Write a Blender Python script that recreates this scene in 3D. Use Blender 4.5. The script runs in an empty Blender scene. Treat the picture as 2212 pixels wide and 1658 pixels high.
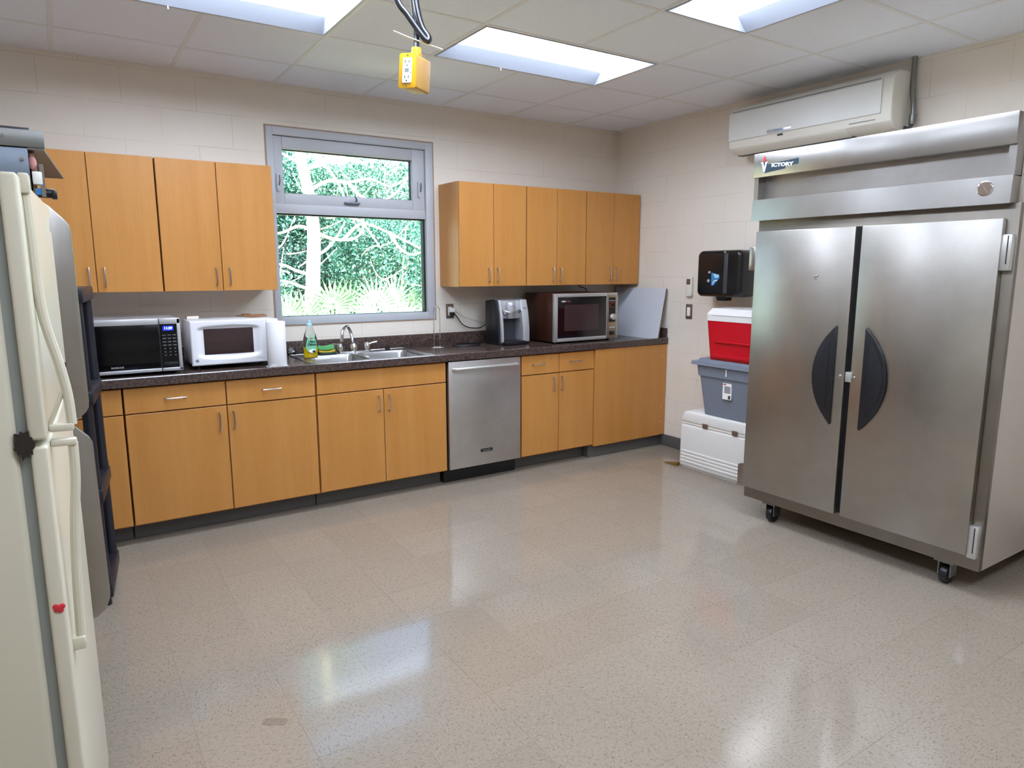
import bpy, bmesh, math, random
from mathutils import Vector, Matrix, Euler
random.seed(11)
SC = bpy.context.scene
COL = SC.collection
PI = math.pi
H = 2.728                      # ceiling height

# ------------------------------------------------------------------ materials
def lin(h):
    h = h.lstrip('#')
    o = []
    for i in (0, 2, 4):
        c = int(h[i:i+2], 16) / 255
        o.append(c / 12.92 if c <= .04045 else ((c + .055) / 1.055) ** 2.4)
    return (*o, 1)

def mat(name, col, rough=.5, metal=0., emit=None, estr=0., coat=0., trans=0., spec=None, ior=None, alpha=None):
    m = bpy.data.materials.new(name); m.use_nodes = True
    b = m.node_tree.nodes['Principled BSDF']
    b.inputs['Base Color'].default_value = lin(col)
    b.inputs['Roughness'].default_value = rough
    b.inputs['Metallic'].default_value = metal
    if coat: b.inputs['Coat Weight'].default_value = coat; b.inputs['Coat Roughness'].default_value = .1
    if trans: b.inputs['Transmission Weight'].default_value = trans
    if spec is not None: b.inputs['Specular IOR Level'].default_value = spec
    if ior: b.inputs['IOR'].default_value = ior
    if emit: b.inputs['Emission Color'].default_value = lin(emit); b.inputs['Emission Strength'].default_value = estr
    return m

class N:
    """tiny node-graph helper"""
    def __init__(s, m): s.t = m.node_tree; s.b = s.t.nodes.get('Principled BSDF')
    def n(s, typ, **kw):
        x = s.t.nodes.new('ShaderNode' + typ)
        for k, v in kw.items():
            if k.startswith('i_'): s.set(x.inputs[k[2:].replace('_', ' ')], v)
            else: setattr(x, k, v)
        return x
    def set(s, inp, v):
        if hasattr(v, 'links') or hasattr(v, 'is_linked') and hasattr(v, 'node'): s.t.links.new(v, inp)
        else: inp.default_value = v
    def math(s, op, a, b=None, c=None, clamp=False):
        x = s.t.nodes.new('ShaderNodeMath'); x.operation = op; x.use_clamp = clamp
        for i, v in enumerate((a, b, c)):
            if v is not None: s.set(x.inputs[i], v)
        return x.outputs[0]
    def mix(s, f, a, b):
        x = s.t.nodes.new('ShaderNodeMix'); x.data_type = 'RGBA'
        s.set(x.inputs[0], f); s.set(x.inputs[6], a); s.set(x.inputs[7], b)
        return x.outputs[2]
    def pos(s): return s.n('NewGeometry').outputs['Position']
    def sep(s, v):
        x = s.n('SeparateXYZ'); s.t.links.new(v, x.inputs[0]); return x.outputs
    def comb(s, a, b, c=0.):
        x = s.n('CombineXYZ')
        for i, v in enumerate((a, b, c)): s.set(x.inputs[i], v)
        return x.outputs[0]
    def mapv(s, v, scale=(1, 1, 1), rot=(0, 0, 0)):
        x = s.n('Mapping'); s.t.links.new(v, x.inputs[0]); x.inputs['Scale'].default_value = scale; x.inputs['Rotation'].default_value = rot
        return x.outputs[0]
    def noise(s, v, scale, detail=2., rough=.5):
        x = s.n('TexNoise'); s.t.links.new(v, x.inputs['Vector'])
        x.inputs['Scale'].default_value = scale; x.inputs['Detail'].default_value = detail; x.inputs['Roughness'].default_value = rough
        return x.outputs[0]
    def ramp(s, f, lo, hi, a=(0, 0, 0, 1), b=(1, 1, 1, 1)):
        x = s.n('ValToRGB'); s.t.links.new(f, x.inputs[0])
        e = x.color_ramp.elements; e[0].position = lo; e[1].position = hi; e[0].color = a; e[1].color = b
        return x.outputs[0]
    def bump(s, h, strength=.2, dist=.002):
        x = s.n('Bump'); s.t.links.new(h, x.inputs['Height']); x.inputs['Strength'].default_value = strength; x.inputs['Distance'].default_value = dist
        s.t.links.new(x.outputs[0], s.b.inputs['Normal'])
    def out(s, sock, name): s.set(s.b.inputs[name], sock)

def wall_mat(name, axis, col='#e8dfd2'):
    """painted concrete block: running bond, thin joints"""
    m = mat(name, col, .45); g = N(m)
    p = g.sep(g.pos())
    u = g.math('ADD', p[0] if axis == 'x' else p[1], 4.101 + 4.105 if axis == 'x' else 8.21)
    v = g.comb(u, p[2])
    br = g.n('TexBrick'); g.t.links.new(v, br.inputs['Vector'])
    for k, val in (('Scale', 1.), ('Mortar Size', .0022), ('Mortar Smooth', .4), ('Brick Width', .4105), ('Row Height', .2075)):
        br.inputs[k].default_value = val
    f = br.outputs['Fac']
    big = g.noise(g.pos(), 1.3, 3)
    jn = g.ramp(g.noise(g.pos(), 3.1, 2), .38, .72)
    ff = g.math('MULTIPLY', f, g.math('MULTIPLY_ADD', jn, .42, .05))
    base = g.mix(g.ramp(big, .35, .7), lin(col), lin('#e3d8c9'))
    g.out(g.mix(ff, base, lin('#978777')), 'Base Color')
    fine = g.noise(g.pos(), 160, 2)
    g.bump(g.math('SUBTRACT', g.math('MULTIPLY', fine, .25), f), .16, .002)
    return m

def floor_mat():
    m = mat('vinyl_tile', '#c3b29a', .3); g = N(m)
    p = g.sep(g.pos())
    T = .305
    u = g.math('DIVIDE', g.math('ADD', p[0], 3.14 + 30 * T), T)
    w = g.math('DIVIDE', g.math('ADD', p[1], 2.595 + 30 * T), T)
    fu, fw = g.math('FRACT', u), g.math('FRACT', w)
    iu, iw = g.math('FLOOR', u), g.math('FLOOR', w)
    wn = g.n('TexWhiteNoise'); g.t.links.new(g.comb(iu, iw), wn.inputs['Vector'])
    par = g.math('FRACT', g.math('MULTIPLY', g.math('ADD', iu, iw), .5))      # 0 or .5: grain turns tile by tile
    par = g.math('MULTIPLY', par, 2.)
    def fleck(scale, lo, hi, off):
        a = g.noise(g.mapv(g.comb(g.math('ADD', p[0], off), p[1]), (1, 2.6, 1), (0, 0, .5)), scale, 1.5, .6)
        b = g.noise(g.mapv(g.comb(g.math('ADD', p[0], off), p[1]), (2.6, 1, 1), (0, 0, .45)), scale, 1.5, .6)
        x = g.n('Mix'); x.data_type = 'FLOAT'; g.set(x.inputs[0], par); g.set(x.inputs[2], a); g.set(x.inputs[3], b)
        return g.ramp(x.outputs[0], lo, hi)
    c = g.mix(wn.outputs[0], lin('#948879'), lin('#8f8374'))
    c = g.mix(g.math('MULTIPLY', fleck(55, .55, .72, 0.), .75), c, lin('#736250'))
    c = g.mix(g.math('MULTIPLY', fleck(75, .60, .70, 3.3), .36), c, lin('#b3a99b'))
    c = g.mix(g.math('MULTIPLY', fleck(85, .635, .70, 7.7), .85), c, lin('#54483a'))
    c = g.mix(g.math('MULTIPLY', g.ramp(g.noise(g.pos(), .9, 3), .4, .75), .2), c, lin('#84786b'))
    # oval grey scuff worn into one tile
    q1 = g.math('DIVIDE', g.math('ADD', g.math('MULTIPLY', g.math('ADD', p[0], 3.82), .84), g.math('MULTIPLY', g.math('ADD', p[1], 2.645), -.55)), .042)
    q2 = g.math('DIVIDE', g.math('ADD', g.math('MULTIPLY', g.math('ADD', p[0], 3.82), .55), g.math('MULTIPLY', g.math('ADD', p[1], 2.645), .84)), .021)
    rr = g.math('ADD', g.math('POWER', g.math('ABSOLUTE', q1), 4.), g.math('POWER', g.math('ABSOLUTE', q2), 4.))
    c = g.mix(g.math('MULTIPLY', g.math('LESS_THAN', rr, 1.), .4), c, lin('#5d5245'))
    def seam(f): return g.math('LESS_THAN', g.math('ABSOLUTE', g.math('SUBTRACT', f, .5)), .5 - .0028)
    s = g.math('MULTIPLY', seam(fu), seam(fw))
    vis = g.ramp(g.noise(g.pos(), 1.7, 2), .3, .7)
    c2 = g.mix(g.math('MULTIPLY', g.math('SUBTRACT', 1., s), g.math('MULTIPLY_ADD', vis, .55, .08)), c, lin('#5b4d3f'))
    g.out(c2, 'Base Color')
    rn = g.noise(g.pos(), 7, 3)
    g.out(g.math('MULTIPLY_ADD', rn, .08, .06), 'Roughness')
    g.b.inputs['Specular IOR Level'].default_value = .55
    wav = g.noise(g.pos(), 9, 2)
    g.bump(g.math('ADD', g.math('MULTIPLY', wav, 1.), g.math('MULTIPLY', s, .12)), .10, .004)
    return m

def wood_mat(name, a, b, rough=.36):
    m = mat(name, a, rough); g = N(m)
    p = g.pos()
    n1 = g.noise(g.mapv(p, (9, 9, .55)), 1., 4, .6)
    n2 = g.noise(g.mapv(p, (260, 260, 7)), 1., 2, .5)
    c = g.mix(g.ramp(n1, .32, .72), lin(a), lin(b))
    c = g.mix(g.math('MULTIPLY', g.ramp(n2, .5, .8), .22), c, lin('#8a5422'))
    g.out(c, 'Base Color')
    return m

def steel_mat(name, col='#b9b6b2', rough=.3, axis='z', amt=.06):
    m = mat(name, col, rough, 1.); g = N(m)
    sc = {'z': (300, 300, 4), 'y': (300, 4, 300), 'x': (4, 300, 300)}[axis]
    n = g.noise(g.mapv(g.pos(), sc), 1., 2, .6)
    g.out(g.math('MULTIPLY_ADD', n, .16, rough - .08), 'Roughness')
    sm = g.noise(g.pos(), 5., 4, .6)
    g.out(g.mix(g.ramp(sm, .3, .75), lin(col), g_dark(col)), 'Base Color')
    g.bump(n, amt, .0008)
    return m
def g_dark(h):
    c = lin(h); return (c[0]*.86, c[1]*.85, c[2]*.84, 1)

def counter_mat():
    m = mat('granite_laminate', '#4a3f3d', .19); g = N(m)
    p = g.pos()
    n1 = g.noise(p, 60, 4, .7); n2 = g.noise(p, 170, 2, .6); n3 = g.noise(p, 28, 3, .6)
    c = g.mix(g.ramp(n1, .42, .6), lin('#352c2d'), lin('#59473f'))
    c = g.mix(g.math('MULTIPLY', g.ramp(n2, .58, .68), .75), c, lin('#8a7360'))
    c = g.mix(g.math('MULTIPLY', g.ramp(n3, .56, .7), .6), c, lin('#2a2428'))
    g.out(c, 'Base Color')
    return m

def tile_mat():
    m = mat('ceiling_tile_board', '#eef2f9', .9); g = N(m)
    n = g.noise(g.pos(), 85, 3, .6); v = g.noise(g.mapv(g.pos(), (1, 2.2, 1)), 60, 2, .6)
    pit = g.ramp(v, .62, .72)
    g.out(g.mix(g.math('MULTIPLY', pit, .16), lin('#eff3fa'), lin('#aeaaa6')), 'Base Color')
    g.bump(g.math('SUBTRACT', g.math('MULTIPLY', n, .3), pit), .5, .003)
    return m

def leaf_mat(name, a, b, sunlit):
    m = mat(name, a, .45); g = N(m)
    oi = g.noise(g.pos(), 9., 2)
    col = g.mix(g.ramp(oi, .35, .65), lin(a), lin(b))
    wn = g.noise(g.pos(), 34., 1)
    col = g.mix(g.math('MULTIPLY', g.ramp(wn, .55, .7), .7), col, lin(sunlit))  # pale patches put sunlit highlights into the leaf colour
    g.out(col, 'Base Color')
    tr = g.n('BsdfTranslucent'); g.t.links.new(col, tr.inputs[0])
    mx = g.n('MixShader'); mx.inputs[0].default_value = .18
    o = g.t.nodes['Material Output']
    g.t.links.new(g.b.outputs[0], mx.inputs[1]); g.t.links.new(tr.outputs[0], mx.inputs[2]); g.t.links.new(mx.outputs[0], o.inputs[0])
    return m

def glass_mat():
    m = bpy.data.materials.new('window_glass'); m.use_nodes = True
    t = m.node_tree; t.nodes.remove(t.nodes['Principled BSDF'])
    tr = t.nodes.new('ShaderNodeBsdfTransparent'); tr.inputs[0].default_value = (.93, .98, .97, 1)
    gl = t.nodes.new('ShaderNodeBsdfGlossy'); gl.inputs['Roughness'].default_value = .02
    fr = t.nodes.new('ShaderNodeFresnel'); fr.inputs[0].default_value = 1.45
    mx = t.nodes.new('ShaderNodeMixShader')
    t.links.new(fr.outputs[0], mx.inputs[0]); t.links.new(tr.outputs[0], mx.inputs[1]); t.links.new(gl.outputs[0], mx.inputs[2])
    t.links.new(mx.outputs[0], t.nodes['Material Output'].inputs[0])
    return m

M = {}
M['wall_b'] = wall_mat('painted_block_back', 'x'); M['wall_s'] = wall_mat('painted_block_side', 'y')
M['floor'] = floor_mat(); M['tile'] = tile_mat(); M['tbar'] = mat('white_grid_bar', '#e8e8e8', .5)
M['wood'] = wood_mat('maple_laminate', '#c58a47', '#bb7e3a'); M['carcass'] = wood_mat('maple_carcass', '#b57c40', '#a86f34', .5)
M['counter'] = counter_mat()
M['steel'] = steel_mat('brushed_steel', '#a9a6a2', .32, 'y', .015); M['steelv'] = steel_mat('brushed_steel_doors', '#b0aca5', .34, 'z', .02)
M['steeld'] = steel_mat('dishwasher_steel', '#cecbc8', .42, 'z', .02); M['chrome'] = mat('chrome', '#dcdcdd', .09, 1.)
M['nickel'] = mat('satin_nickel', '#cfcac6', .28, 1.); M['sink'] = steel_mat('sink_steel', '#c2c3c4', .24, 'x')
M['alum'] = mat('dull_aluminium', '#c9c0b4', .5, .45)
M['pocket'] = mat('dull_navy_pocket', '#0d0f18', .45)
M['mwglass'] = mat('oven_black_glass', '#08080a', .16, spec=.3)
M['frontsteel'] = steel_mat('front_frame_steel', '#8d867d', .38, 'z', .02)
M['tan'] = mat('tan_box_body', '#c99a4a', .45)
M['dimred'] = mat('dim_red', '#86322f', .5)
M['btn'] = mat('button_print', '#5f6066', .5)
M['hoodsteel'] = mat('dull_hood_steel', '#7d7d79', .42, .7)
M['gelled'] = mat('ac_panel_white', '#e2e2dd', .38)
M['black'] = mat('black_plastic', '#15161a', .35); M['blackgloss'] = mat('gloss_black', '#0c0c0f', .08, coat=.5)
M['blacksatin'] = mat('satin_black', '#101114', .24)
M['navy'] = mat('black_resin_shelf', '#181a24', .4); M['rubber'] = mat('grey_rubber_base', '#5d5b58', .5)
M['cream'] = mat('almond_enamel', '#cfc8b2', .3); M['creamgasket'] = mat('grey_gasket', '#8f938d', .5)
M['white'] = mat('white_enamel', '#e6e6e8', .28); M['offwhite'] = mat('ac_plastic', '#e6e2d6', .4)
M['frame'] = mat('white_window_frame', '#b9bbbf', .4); M['gasket'] = mat('window_gasket', '#15201f', .5)
M['caulk'] = mat('brown_caulk', '#a58b76', .7); M['glass'] = glass_mat()
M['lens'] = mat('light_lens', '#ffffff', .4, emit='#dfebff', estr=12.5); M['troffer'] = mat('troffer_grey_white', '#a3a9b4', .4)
M['paper'] = mat('paper_towel', '#ebebec', .85); M['red'] = mat('red_plastic', '#c3061f', .3); M['coolerwhite'] = mat('white_plastic', '#e4e2dd', .4)
M['tote'] = mat('grey_tote_plastic', '#757d8a', .42); M['darkbrown'] = wood_mat('dark_walnut_case', '#3a1f16', '#2b150f', .35)
M['brownglass'] = mat('brown_oven_glass', '#3a2b2b', .12); M['champagne'] = mat('champagne_metal', '#b3a287', .35, .8)
M['yellow'] = mat('yellow_box', '#dba51f', .4); M['outletwhite'] = mat('outlet_white', '#f2f1ec', .35)
M['brown'] = mat('brown_plate', '#7d6b60', .35, .5); M['board'] = mat('white_board', '#c9ccd3', .5); M['boardedge'] = mat('particle_board', '#6d5a48', .8)
M['grey'] = mat('blue_grey_steel', '#6d7680', .42, .6); M['darkgrey'] = mat('dark_grey', '#3b3d42', .5); M['silver'] = mat('silver_paint', '#c6c7ca', .35, .55)
M['green'] = mat('green_sponge', '#63b36c', .9); M['yellowsp'] = mat('yellow_sponge', '#cdb53c', .9); M['dgreen'] = mat('dark_green', '#12302b', .5)
M['labelgreen'] = mat('green_label', '#7cc79a', .5); M['ink'] = mat('dark_ink', '#0f3a44', .6); M['inkred'] = mat('red_ink', '#cc2c35', .5)
M['liquid'] = mat('yellow_soap', '#d9b518', .12)
M['clear'] = mat('clear_plastic', '#e9eef0', .06, trans=1., ior=1.15); M['capblue'] = mat('pale_blue_cap', '#a8d8e6', .3)
M['blueled'] = mat('blue_display', '#020414', .3, emit='#1533ff', estr=.8); M['ledtxt'] = mat('display_digits', '#0a1a40', .3, emit='#9cc4ff', estr=3.)
M['navyink'] = mat('navy_badge', '#12313f', .4); M['steelgray'] = mat('cast_hinge', '#c9c8c4', .35, .7); M['conduit'] = mat('steel_conduit', '#8b8c88', .38, .9)
M['cardboard'] = mat('cardboard', '#a0724a', .8); M['wedge'] = mat('brown_wedge', '#7d5b28', .6); M['bluesticker'] = mat('blue_sticker', '#2f7db8', .4)
M['lightblue'] = mat('light_blue', '#a9d4dd', .4); M['textgrey'] = mat('grey_print', '#8f9094', .5); M['screw'] = mat('screw_head', '#e4e1dc', .2, .9)
M['rust'] = mat('rust_stain', '#2b221a', .9)
M['bark'] = mat('pale_bark', '#cfc5b4', .8); M['sand'] = mat('pale_sand', '#a49a80', .9)
M['leafA'] = leaf_mat('leaf_teal', '#3f7d6a', '#24564c', '#b5dcc8'); M['leafB'] = leaf_mat('leaf_mid', '#4b8468', '#285a4c', '#c2e2cc')
M['leafC'] = leaf_mat('leaf_dark', '#1d463f', '#132f2e', '#5d947f'); M['palm'] = leaf_mat('palm_leaf', '#8aab84', '#5c8f60', '#e9efd2')
M['logoV'] = mat('logo_white', '#f3f3ee', .4); M['pink'] = mat('pink_part', '#c98a86', .5); M['orange'] = mat('copper_part', '#b07a4e', .45)

# ------------------------------------------------------------------ mesh builder
RM = {}                        # world matrix of each root
def root_of(o):
    while o.parent is not None: o = o.parent
    return o

class MB:
    def __init__(s): s.bm = bmesh.new(); s.mats = []; s.cur = 0
    def use(s, m):
        if m not in s.mats: s.mats.append(m)
        s.cur = s.mats.index(m); return s
    def _add(s, b):
        for f in b.faces: f.material_index = s.cur
        me = bpy.data.meshes.new('tmp'); b.to_mesh(me); b.free(); s.bm.from_mesh(me); bpy.data.meshes.remove(me); return s
    def box(s, x0, x1, y0, y1, z0, z1, b=0., seg=2, mtx=None):
        t = bmesh.new(); bmesh.ops.create_cube(t, size=1.)
        sx, sy, sz = abs(x1 - x0), abs(y1 - y0), abs(z1 - z0)
        bmesh.ops.scale(t, vec=(sx, sy, sz), verts=t.verts)
        b = min(b, .49 * min(sx, sy, sz))
        if b > 0: bmesh.ops.bevel(t, geom=t.edges[:], offset=b, segments=seg, profile=.5, affect='EDGES')
        bmesh.ops.translate(t, vec=((x0 + x1) / 2, (y0 + y1) / 2, (z0 + z1) / 2), verts=t.verts)
        if mtx: bmesh.ops.transform(t, matrix=mtx, verts=t.verts)
        return s._add(t)
    def cyl(s, p0, p1, r, r2=None, n=24, b=0.):
        p0, p1 = Vector(p0), Vector(p1); d = p1 - p0
        t = bmesh.new(); bmesh.ops.create_cone(t, cap_ends=True, segments=n, radius1=r, radius2=r if r2 is None else r2, depth=d.length)
        if b > 0:
            es = [e for e in t.edges if len(e.link_faces) == 2 and any(len(f.verts) > 4 for f in e.link_faces)]
            bmesh.ops.bevel(t, geom=es, offset=b, segments=2, profile=.5, affect='EDGES')
        q = Vector((0, 0, 1)).rotation_difference(d.normalized()).to_matrix().to_4x4()
        bmesh.ops.transform(t, matrix=Matrix.Translation((p0 + p1) / 2) @ q, verts=t.verts)
        return s._add(t)
    def sph(s, c, r, sc=(1, 1, 1), n=16):
        t = bmesh.new(); bmesh.ops.create_uvsphere(t, u_segments=n, v_segments=max(6, n // 2), radius=r)
        bmesh.ops.scale(t, vec=sc, verts=t.verts); bmesh.ops.translate(t, vec=c, verts=t.verts); return s._add(t)
    def tube(s, pts, r, n=10, closed=False, sm=6, flat=None):
        pts = [Vector(p) for p in pts]
        if sm and len(pts) > 2:
            q = []; L = len(pts)
            rng = range(L) if closed else range(L - 1)
            for i in rng:
                if closed: a, b, c, d = pts[i - 1], pts[i], pts[(i + 1) % L], pts[(i + 2) % L]
                else: a, b, c, d = pts[max(i - 1, 0)], pts[i], pts[i + 1], pts[min(i + 2, L - 1)]
                for k in range(sm):
                    t = k / sm
                    q.append(.5 * ((2 * b) + (c - a) * t + (2 * a - 5 * b + 4 * c - d) * t * t + (3 * b - a - 3 * c + d) * t ** 3))
            if not closed: q.append(pts[-1])
            pts = q
        rs = r if callable(r) else (lambda u: r)
        t = bmesh.new(); rings = []; L = len(pts); nrm = None
        for i, p in enumerate(pts):
            if closed: d = (pts[(i + 1) % L] - pts[i - 1]).normalized()
            else: d = (pts[min(i + 1, L - 1)] - pts[max(i - 1, 0)]).normalized()
            if nrm is None:
                nrm = d.cross(Vector((0, 0, 1)))
                if nrm.length < .05: nrm = d.cross(Vector((0, 1, 0)))
            nrm = (nrm - d * nrm.dot(d)).normalized(); bn = d.cross(nrm)
            rr = rs(i / (L - 1)); f = flat or 1.
            rings.append([t.verts.new(p + (nrm * math.cos(2 * PI * k / n) + bn * math.sin(2 * PI * k / n) * f) * rr) for k in range(n)])
        for i in range(L if closed else L - 1):
            A, B = rings[i], rings[(i + 1) % L]
            for k in range(n): t.faces.new((A[k], A[(k + 1) % n], B[(k + 1) % n], B[k]))
        if not closed: t.faces.new(rings[0][::-1]); t.faces.new(rings[-1])
        bmesh.ops.recalc_face_normals(t, faces=t.faces)
        return s._add(t)
    def lathe(s, prof, c, n=32, axis='z', sc=(1, 1), cap=True):
        t = bmesh.new(); rings = []
        for r, h in prof:
            rg = []
            for k in range(n):
                a = 2 * PI * k / n; x, y = r * math.cos(a) * sc[0], r * math.sin(a) * sc[1]
                v = {'z': (x, y, h), 'y': (x, h, y), 'x': (h, x, y)}[axis]
                rg.append(t.verts.new(Vector(c) + Vector(v)))
            rings.append(rg)
        for A, B in zip(rings, rings[1:]):
            for k in range(n): t.faces.new((A[k], A[(k + 1) % n], B[(k + 1) % n], B[k]))
        if cap: t.faces.new(rings[0][::-1]); t.faces.new(rings[-1])
        bmesh.ops.recalc_face_normals(t, faces=t.faces)
        return s._add(t)
    def prism(s, poly, axis, a0, a1, b=0., seg=2):
        """poly: 2-D outline; axis x -> (y,z), y -> (x,z), z -> (x,y)"""
        t = bmesh.new()
        def P(u, v, a): return {'x': (a, u, v), 'y': (u, a, v), 'z': (u, v, a)}[axis]
        A = [t.verts.new(P(u, v, a0)) for u, v in poly]; B = [t.verts.new(P(u, v, a1)) for u, v in poly]
        n = len(poly)
        fa = t.faces.new(A); fb = t.faces.new(B[::-1])
        for i in range(n): t.faces.new((A[i], B[i], B[(i + 1) % n], A[(i + 1) % n]))
        bmesh.ops.recalc_face_normals(t, faces=t.faces)
        if b > 0:
            es = list({e for f in (fa, fb) for e in f.edges})
            bmesh.ops.bevel(t, geom=es, offset=b, segments=seg, profile=.5, affect='EDGES')
        return s._add(t)
    def quad(s, *v):
        t = bmesh.new(); t.faces.new([t.verts.new(p) for p in v]); return s._add(t)
    def raw(s, verts, faces):
        me = bpy.data.meshes.new('tmp'); me.from_pydata(verts, [], faces)
        for p in me.polygons: p.material_index = s.cur
        s.bm.from_mesh(me); bpy.data.meshes.remove(me); return s
    def build(s, name, parent=None, local=False, smooth=True, ang=35):
        me = bpy.data.meshes.new(name)
        if parent is not None and not local:
            s.bm.transform(RM[root_of(parent)].inverted())
        s.bm.to_mesh(me); s.bm.free()
        for m in s.mats: me.materials.append(M[m])
        if smooth:
            me.shade_smooth(); me.set_sharp_from_angle(angle=math.radians(ang))
        o = bpy.data.objects.new(name, me); COL.objects.link(o)
        if parent is not None: o.parent = parent
        else: RM[o] = Matrix.Identity(4)
        return o

def mb(m): return MB().use(m)

def thing(name, label, cat, loc=(0, 0, 0), rot=(0, 0, 0), group=None):
    o = bpy.data.objects.new(name, None); COL.objects.link(o)
    o.empty_display_size = .1
    o.location = loc; o.rotation_euler = rot; o['label'] = label; o['category'] = cat
    if group: o['group'] = group
    RM[o] = Matrix.Translation(loc) @ Euler(rot).to_matrix().to_4x4()
    return o
def tag(o, label, cat, group=None, kind=None):
    o['label'] = label; o['category'] = cat
    if group: o['group'] = group
    if kind: o['kind'] = kind
    return o
def struct(o, label=None):
    o['kind'] = 'structure'
    if label: o['label'] = label
    return o

TX = {'back': Matrix(((1, 0, 0), (0, 0, -1), (0, 1, 0))).to_4x4(),          # faces -y
      'right': Matrix(((0, 0, -1), (-1, 0, 0), (0, 1, 0))).to_4x4()}        # faces -x
def text(name, s, size, pos, face, m, parent, bold=0., ext=.0006, align='CENTER', local=False, sx=1., shear=0.):
    cu = bpy.data.curves.new('tmp', 'FONT'); cu.body = s; cu.size = size; cu.align_x = align; cu.align_y = 'CENTER'
    cu.extrude = ext; cu.offset = bold; cu.resolution_u = 4; cu.shear = shear
    ob = bpy.data.objects.new('tmp', cu); COL.objects.link(ob)
    bpy.context.view_layer.update()
    me = bpy.data.meshes.new_from_object(ob.evaluated_get(bpy.context.evaluated_depsgraph_get()))
    bpy.data.objects.remove(ob); bpy.data.curves.remove(cu)
    mt = Matrix.Translation(pos) @ (TX[face] if isinstance(face, str) else face) @ Matrix.Diagonal((sx, 1, 1, 1))
    if not local: mt = RM[root_of(parent)].inverted() @ mt
    me.transform(mt); me.name = name; me.materials.clear(); me.materials.append(M[m])
    o = bpy.data.objects.new(name, me); COL.objects.link(o); o.parent = parent
    return o

def pull(parent, x, z, y, vert=True, L=.1, d=.028, r=.0048, out=(0, -1, 0)):
    """wire bar pull, feet on the door face at y"""
    o = Vector(out); a = Vector((0, 0, 1)) if vert else Vector((1, 0, 0)); c = Vector((x, y, z))
    h = L / 2
    pts = [c - a * h, c - a * h + o * (d * .7), c - a * (h - .008) + o * d, c + a * (h - .008) + o * d, c + a * h + o * (d * .7), c + a * h]
    return mb('nickel').tube(pts, r, 8, sm=3).build('handle', parent)

def rrect(x0, x1, z0, z1, r, n=5):
    P = []
    for cx, cz, a0 in ((x1 - r, z1 - r, 0), (x0 + r, z1 - r, 90), (x0 + r, z0 + r, 180), (x1 - r, z0 + r, 270)):
        for k in range(n + 1):
            a = math.radians(a0 + 90 * k / n); P.append((cx + r * math.cos(a), cz + r * math.sin(a)))
    return P

# ================================================================== THE ROOM
XL, YF = -5.25, -7.6
struct(mb('floor').box(XL - .2, .2, YF - .2, .2, -.1, 0).build('floor', smooth=False))
wx0, wx1, wz0, wz1 = -3.075, -1.855, 1.135, 2.452
w = mb('wall_b')
w.box(XL - .2, wx0, 0, .2, 0, H + .35).box(wx1, .2, 0, .2, 0, H + .35).box(wx0, wx1, 0, .2, 0, wz0).box(wx0, wx1, 0, .2, wz1, H + .35)
struct(w.build('wall_back', smooth=False))
struct(mb('wall_s').box(0, .2, YF - .2, 0, 0, H + .35).build('wall_right', smooth=False))
struct(mb('wall_s').box(XL - .2, XL, YF - .2, 0, 0, H + .35).build('wall_left', smooth=False))
struct(mb('wall_b').box(XL, 0, YF - .2, YF, 0, H + .35).build('wall_front', smooth=False))
struct(mb('rubber').box(-.012, 0, YF, -.638, 0, .1, .003).build('baseboard_right'))

# ceiling: square lay-in panels on a bar grid, openings where the lights sit
GX = [0] + [-.5625 - .61 * i for i in range(8)] + [XL]
GY = [0] + [-.4669 - .61 * j for j in range(12)] + [YF]
troffers = [(1, 1, 'x'), (4, 1, 'x'), (1, 3, 'y'), (4, 3, 'y'), (4, 6, 'x'), (1, 7, 'x')]  # the later entries are unseen lights, added to brighten walls and ceiling
holes = set()
for i, j, d in troffers:
    holes |= {(i, j), (i + 1, j)} if d == 'x' else {(i, j), (i, j + 1)}
c = mb('tile')
for i in range(len(GX) - 1):
    for j in range(len(GY) - 1):
        if (i - 1, j - 1) in holes: continue
        c.box(GX[i + 1] + .004, GX[i] - .004, GY[j + 1] + .004, GY[j] - .004, H, H + .018)
c.box(XL - .2, .2, YF - .2, .2, H + .30, H + .35)
struct(c.build('ceiling', smooth=False))
g = mb('tbar')
def barx(x, y0, y1): g.box(x - .011, x + .011, y0, y1, H - .003, H + .02)
def bary(y, x0, x1): g.box(x0, x1, y - .011, y + .011, H - .0022, H + .019)
inner_x = {}; 
for i in range(1, len(GX) - 1):
    for j in range(len(GY) - 1):
        if (i - 2, j - 1) in holes and (i - 1, j - 1) in holes and any(t == (i - 2, j - 1, 'x') for t in troffers): continue
        barx(GX[i], GY[j + 1], GY[j])
for j in range(1, len(GY) - 1):
    for i in range(len(GX) - 1):
        if any(t == (i - 1, j - 2, 'y') for t in troffers): continue
        bary(GY[j], GX[i + 1], GX[i])
g.box(-.02, 0, YF, 0, H - .004, H + .01).box(XL, 0, -.02, 0, H - .004, H + .01)
struct(g.build('trim_1', smooth=False))

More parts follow.
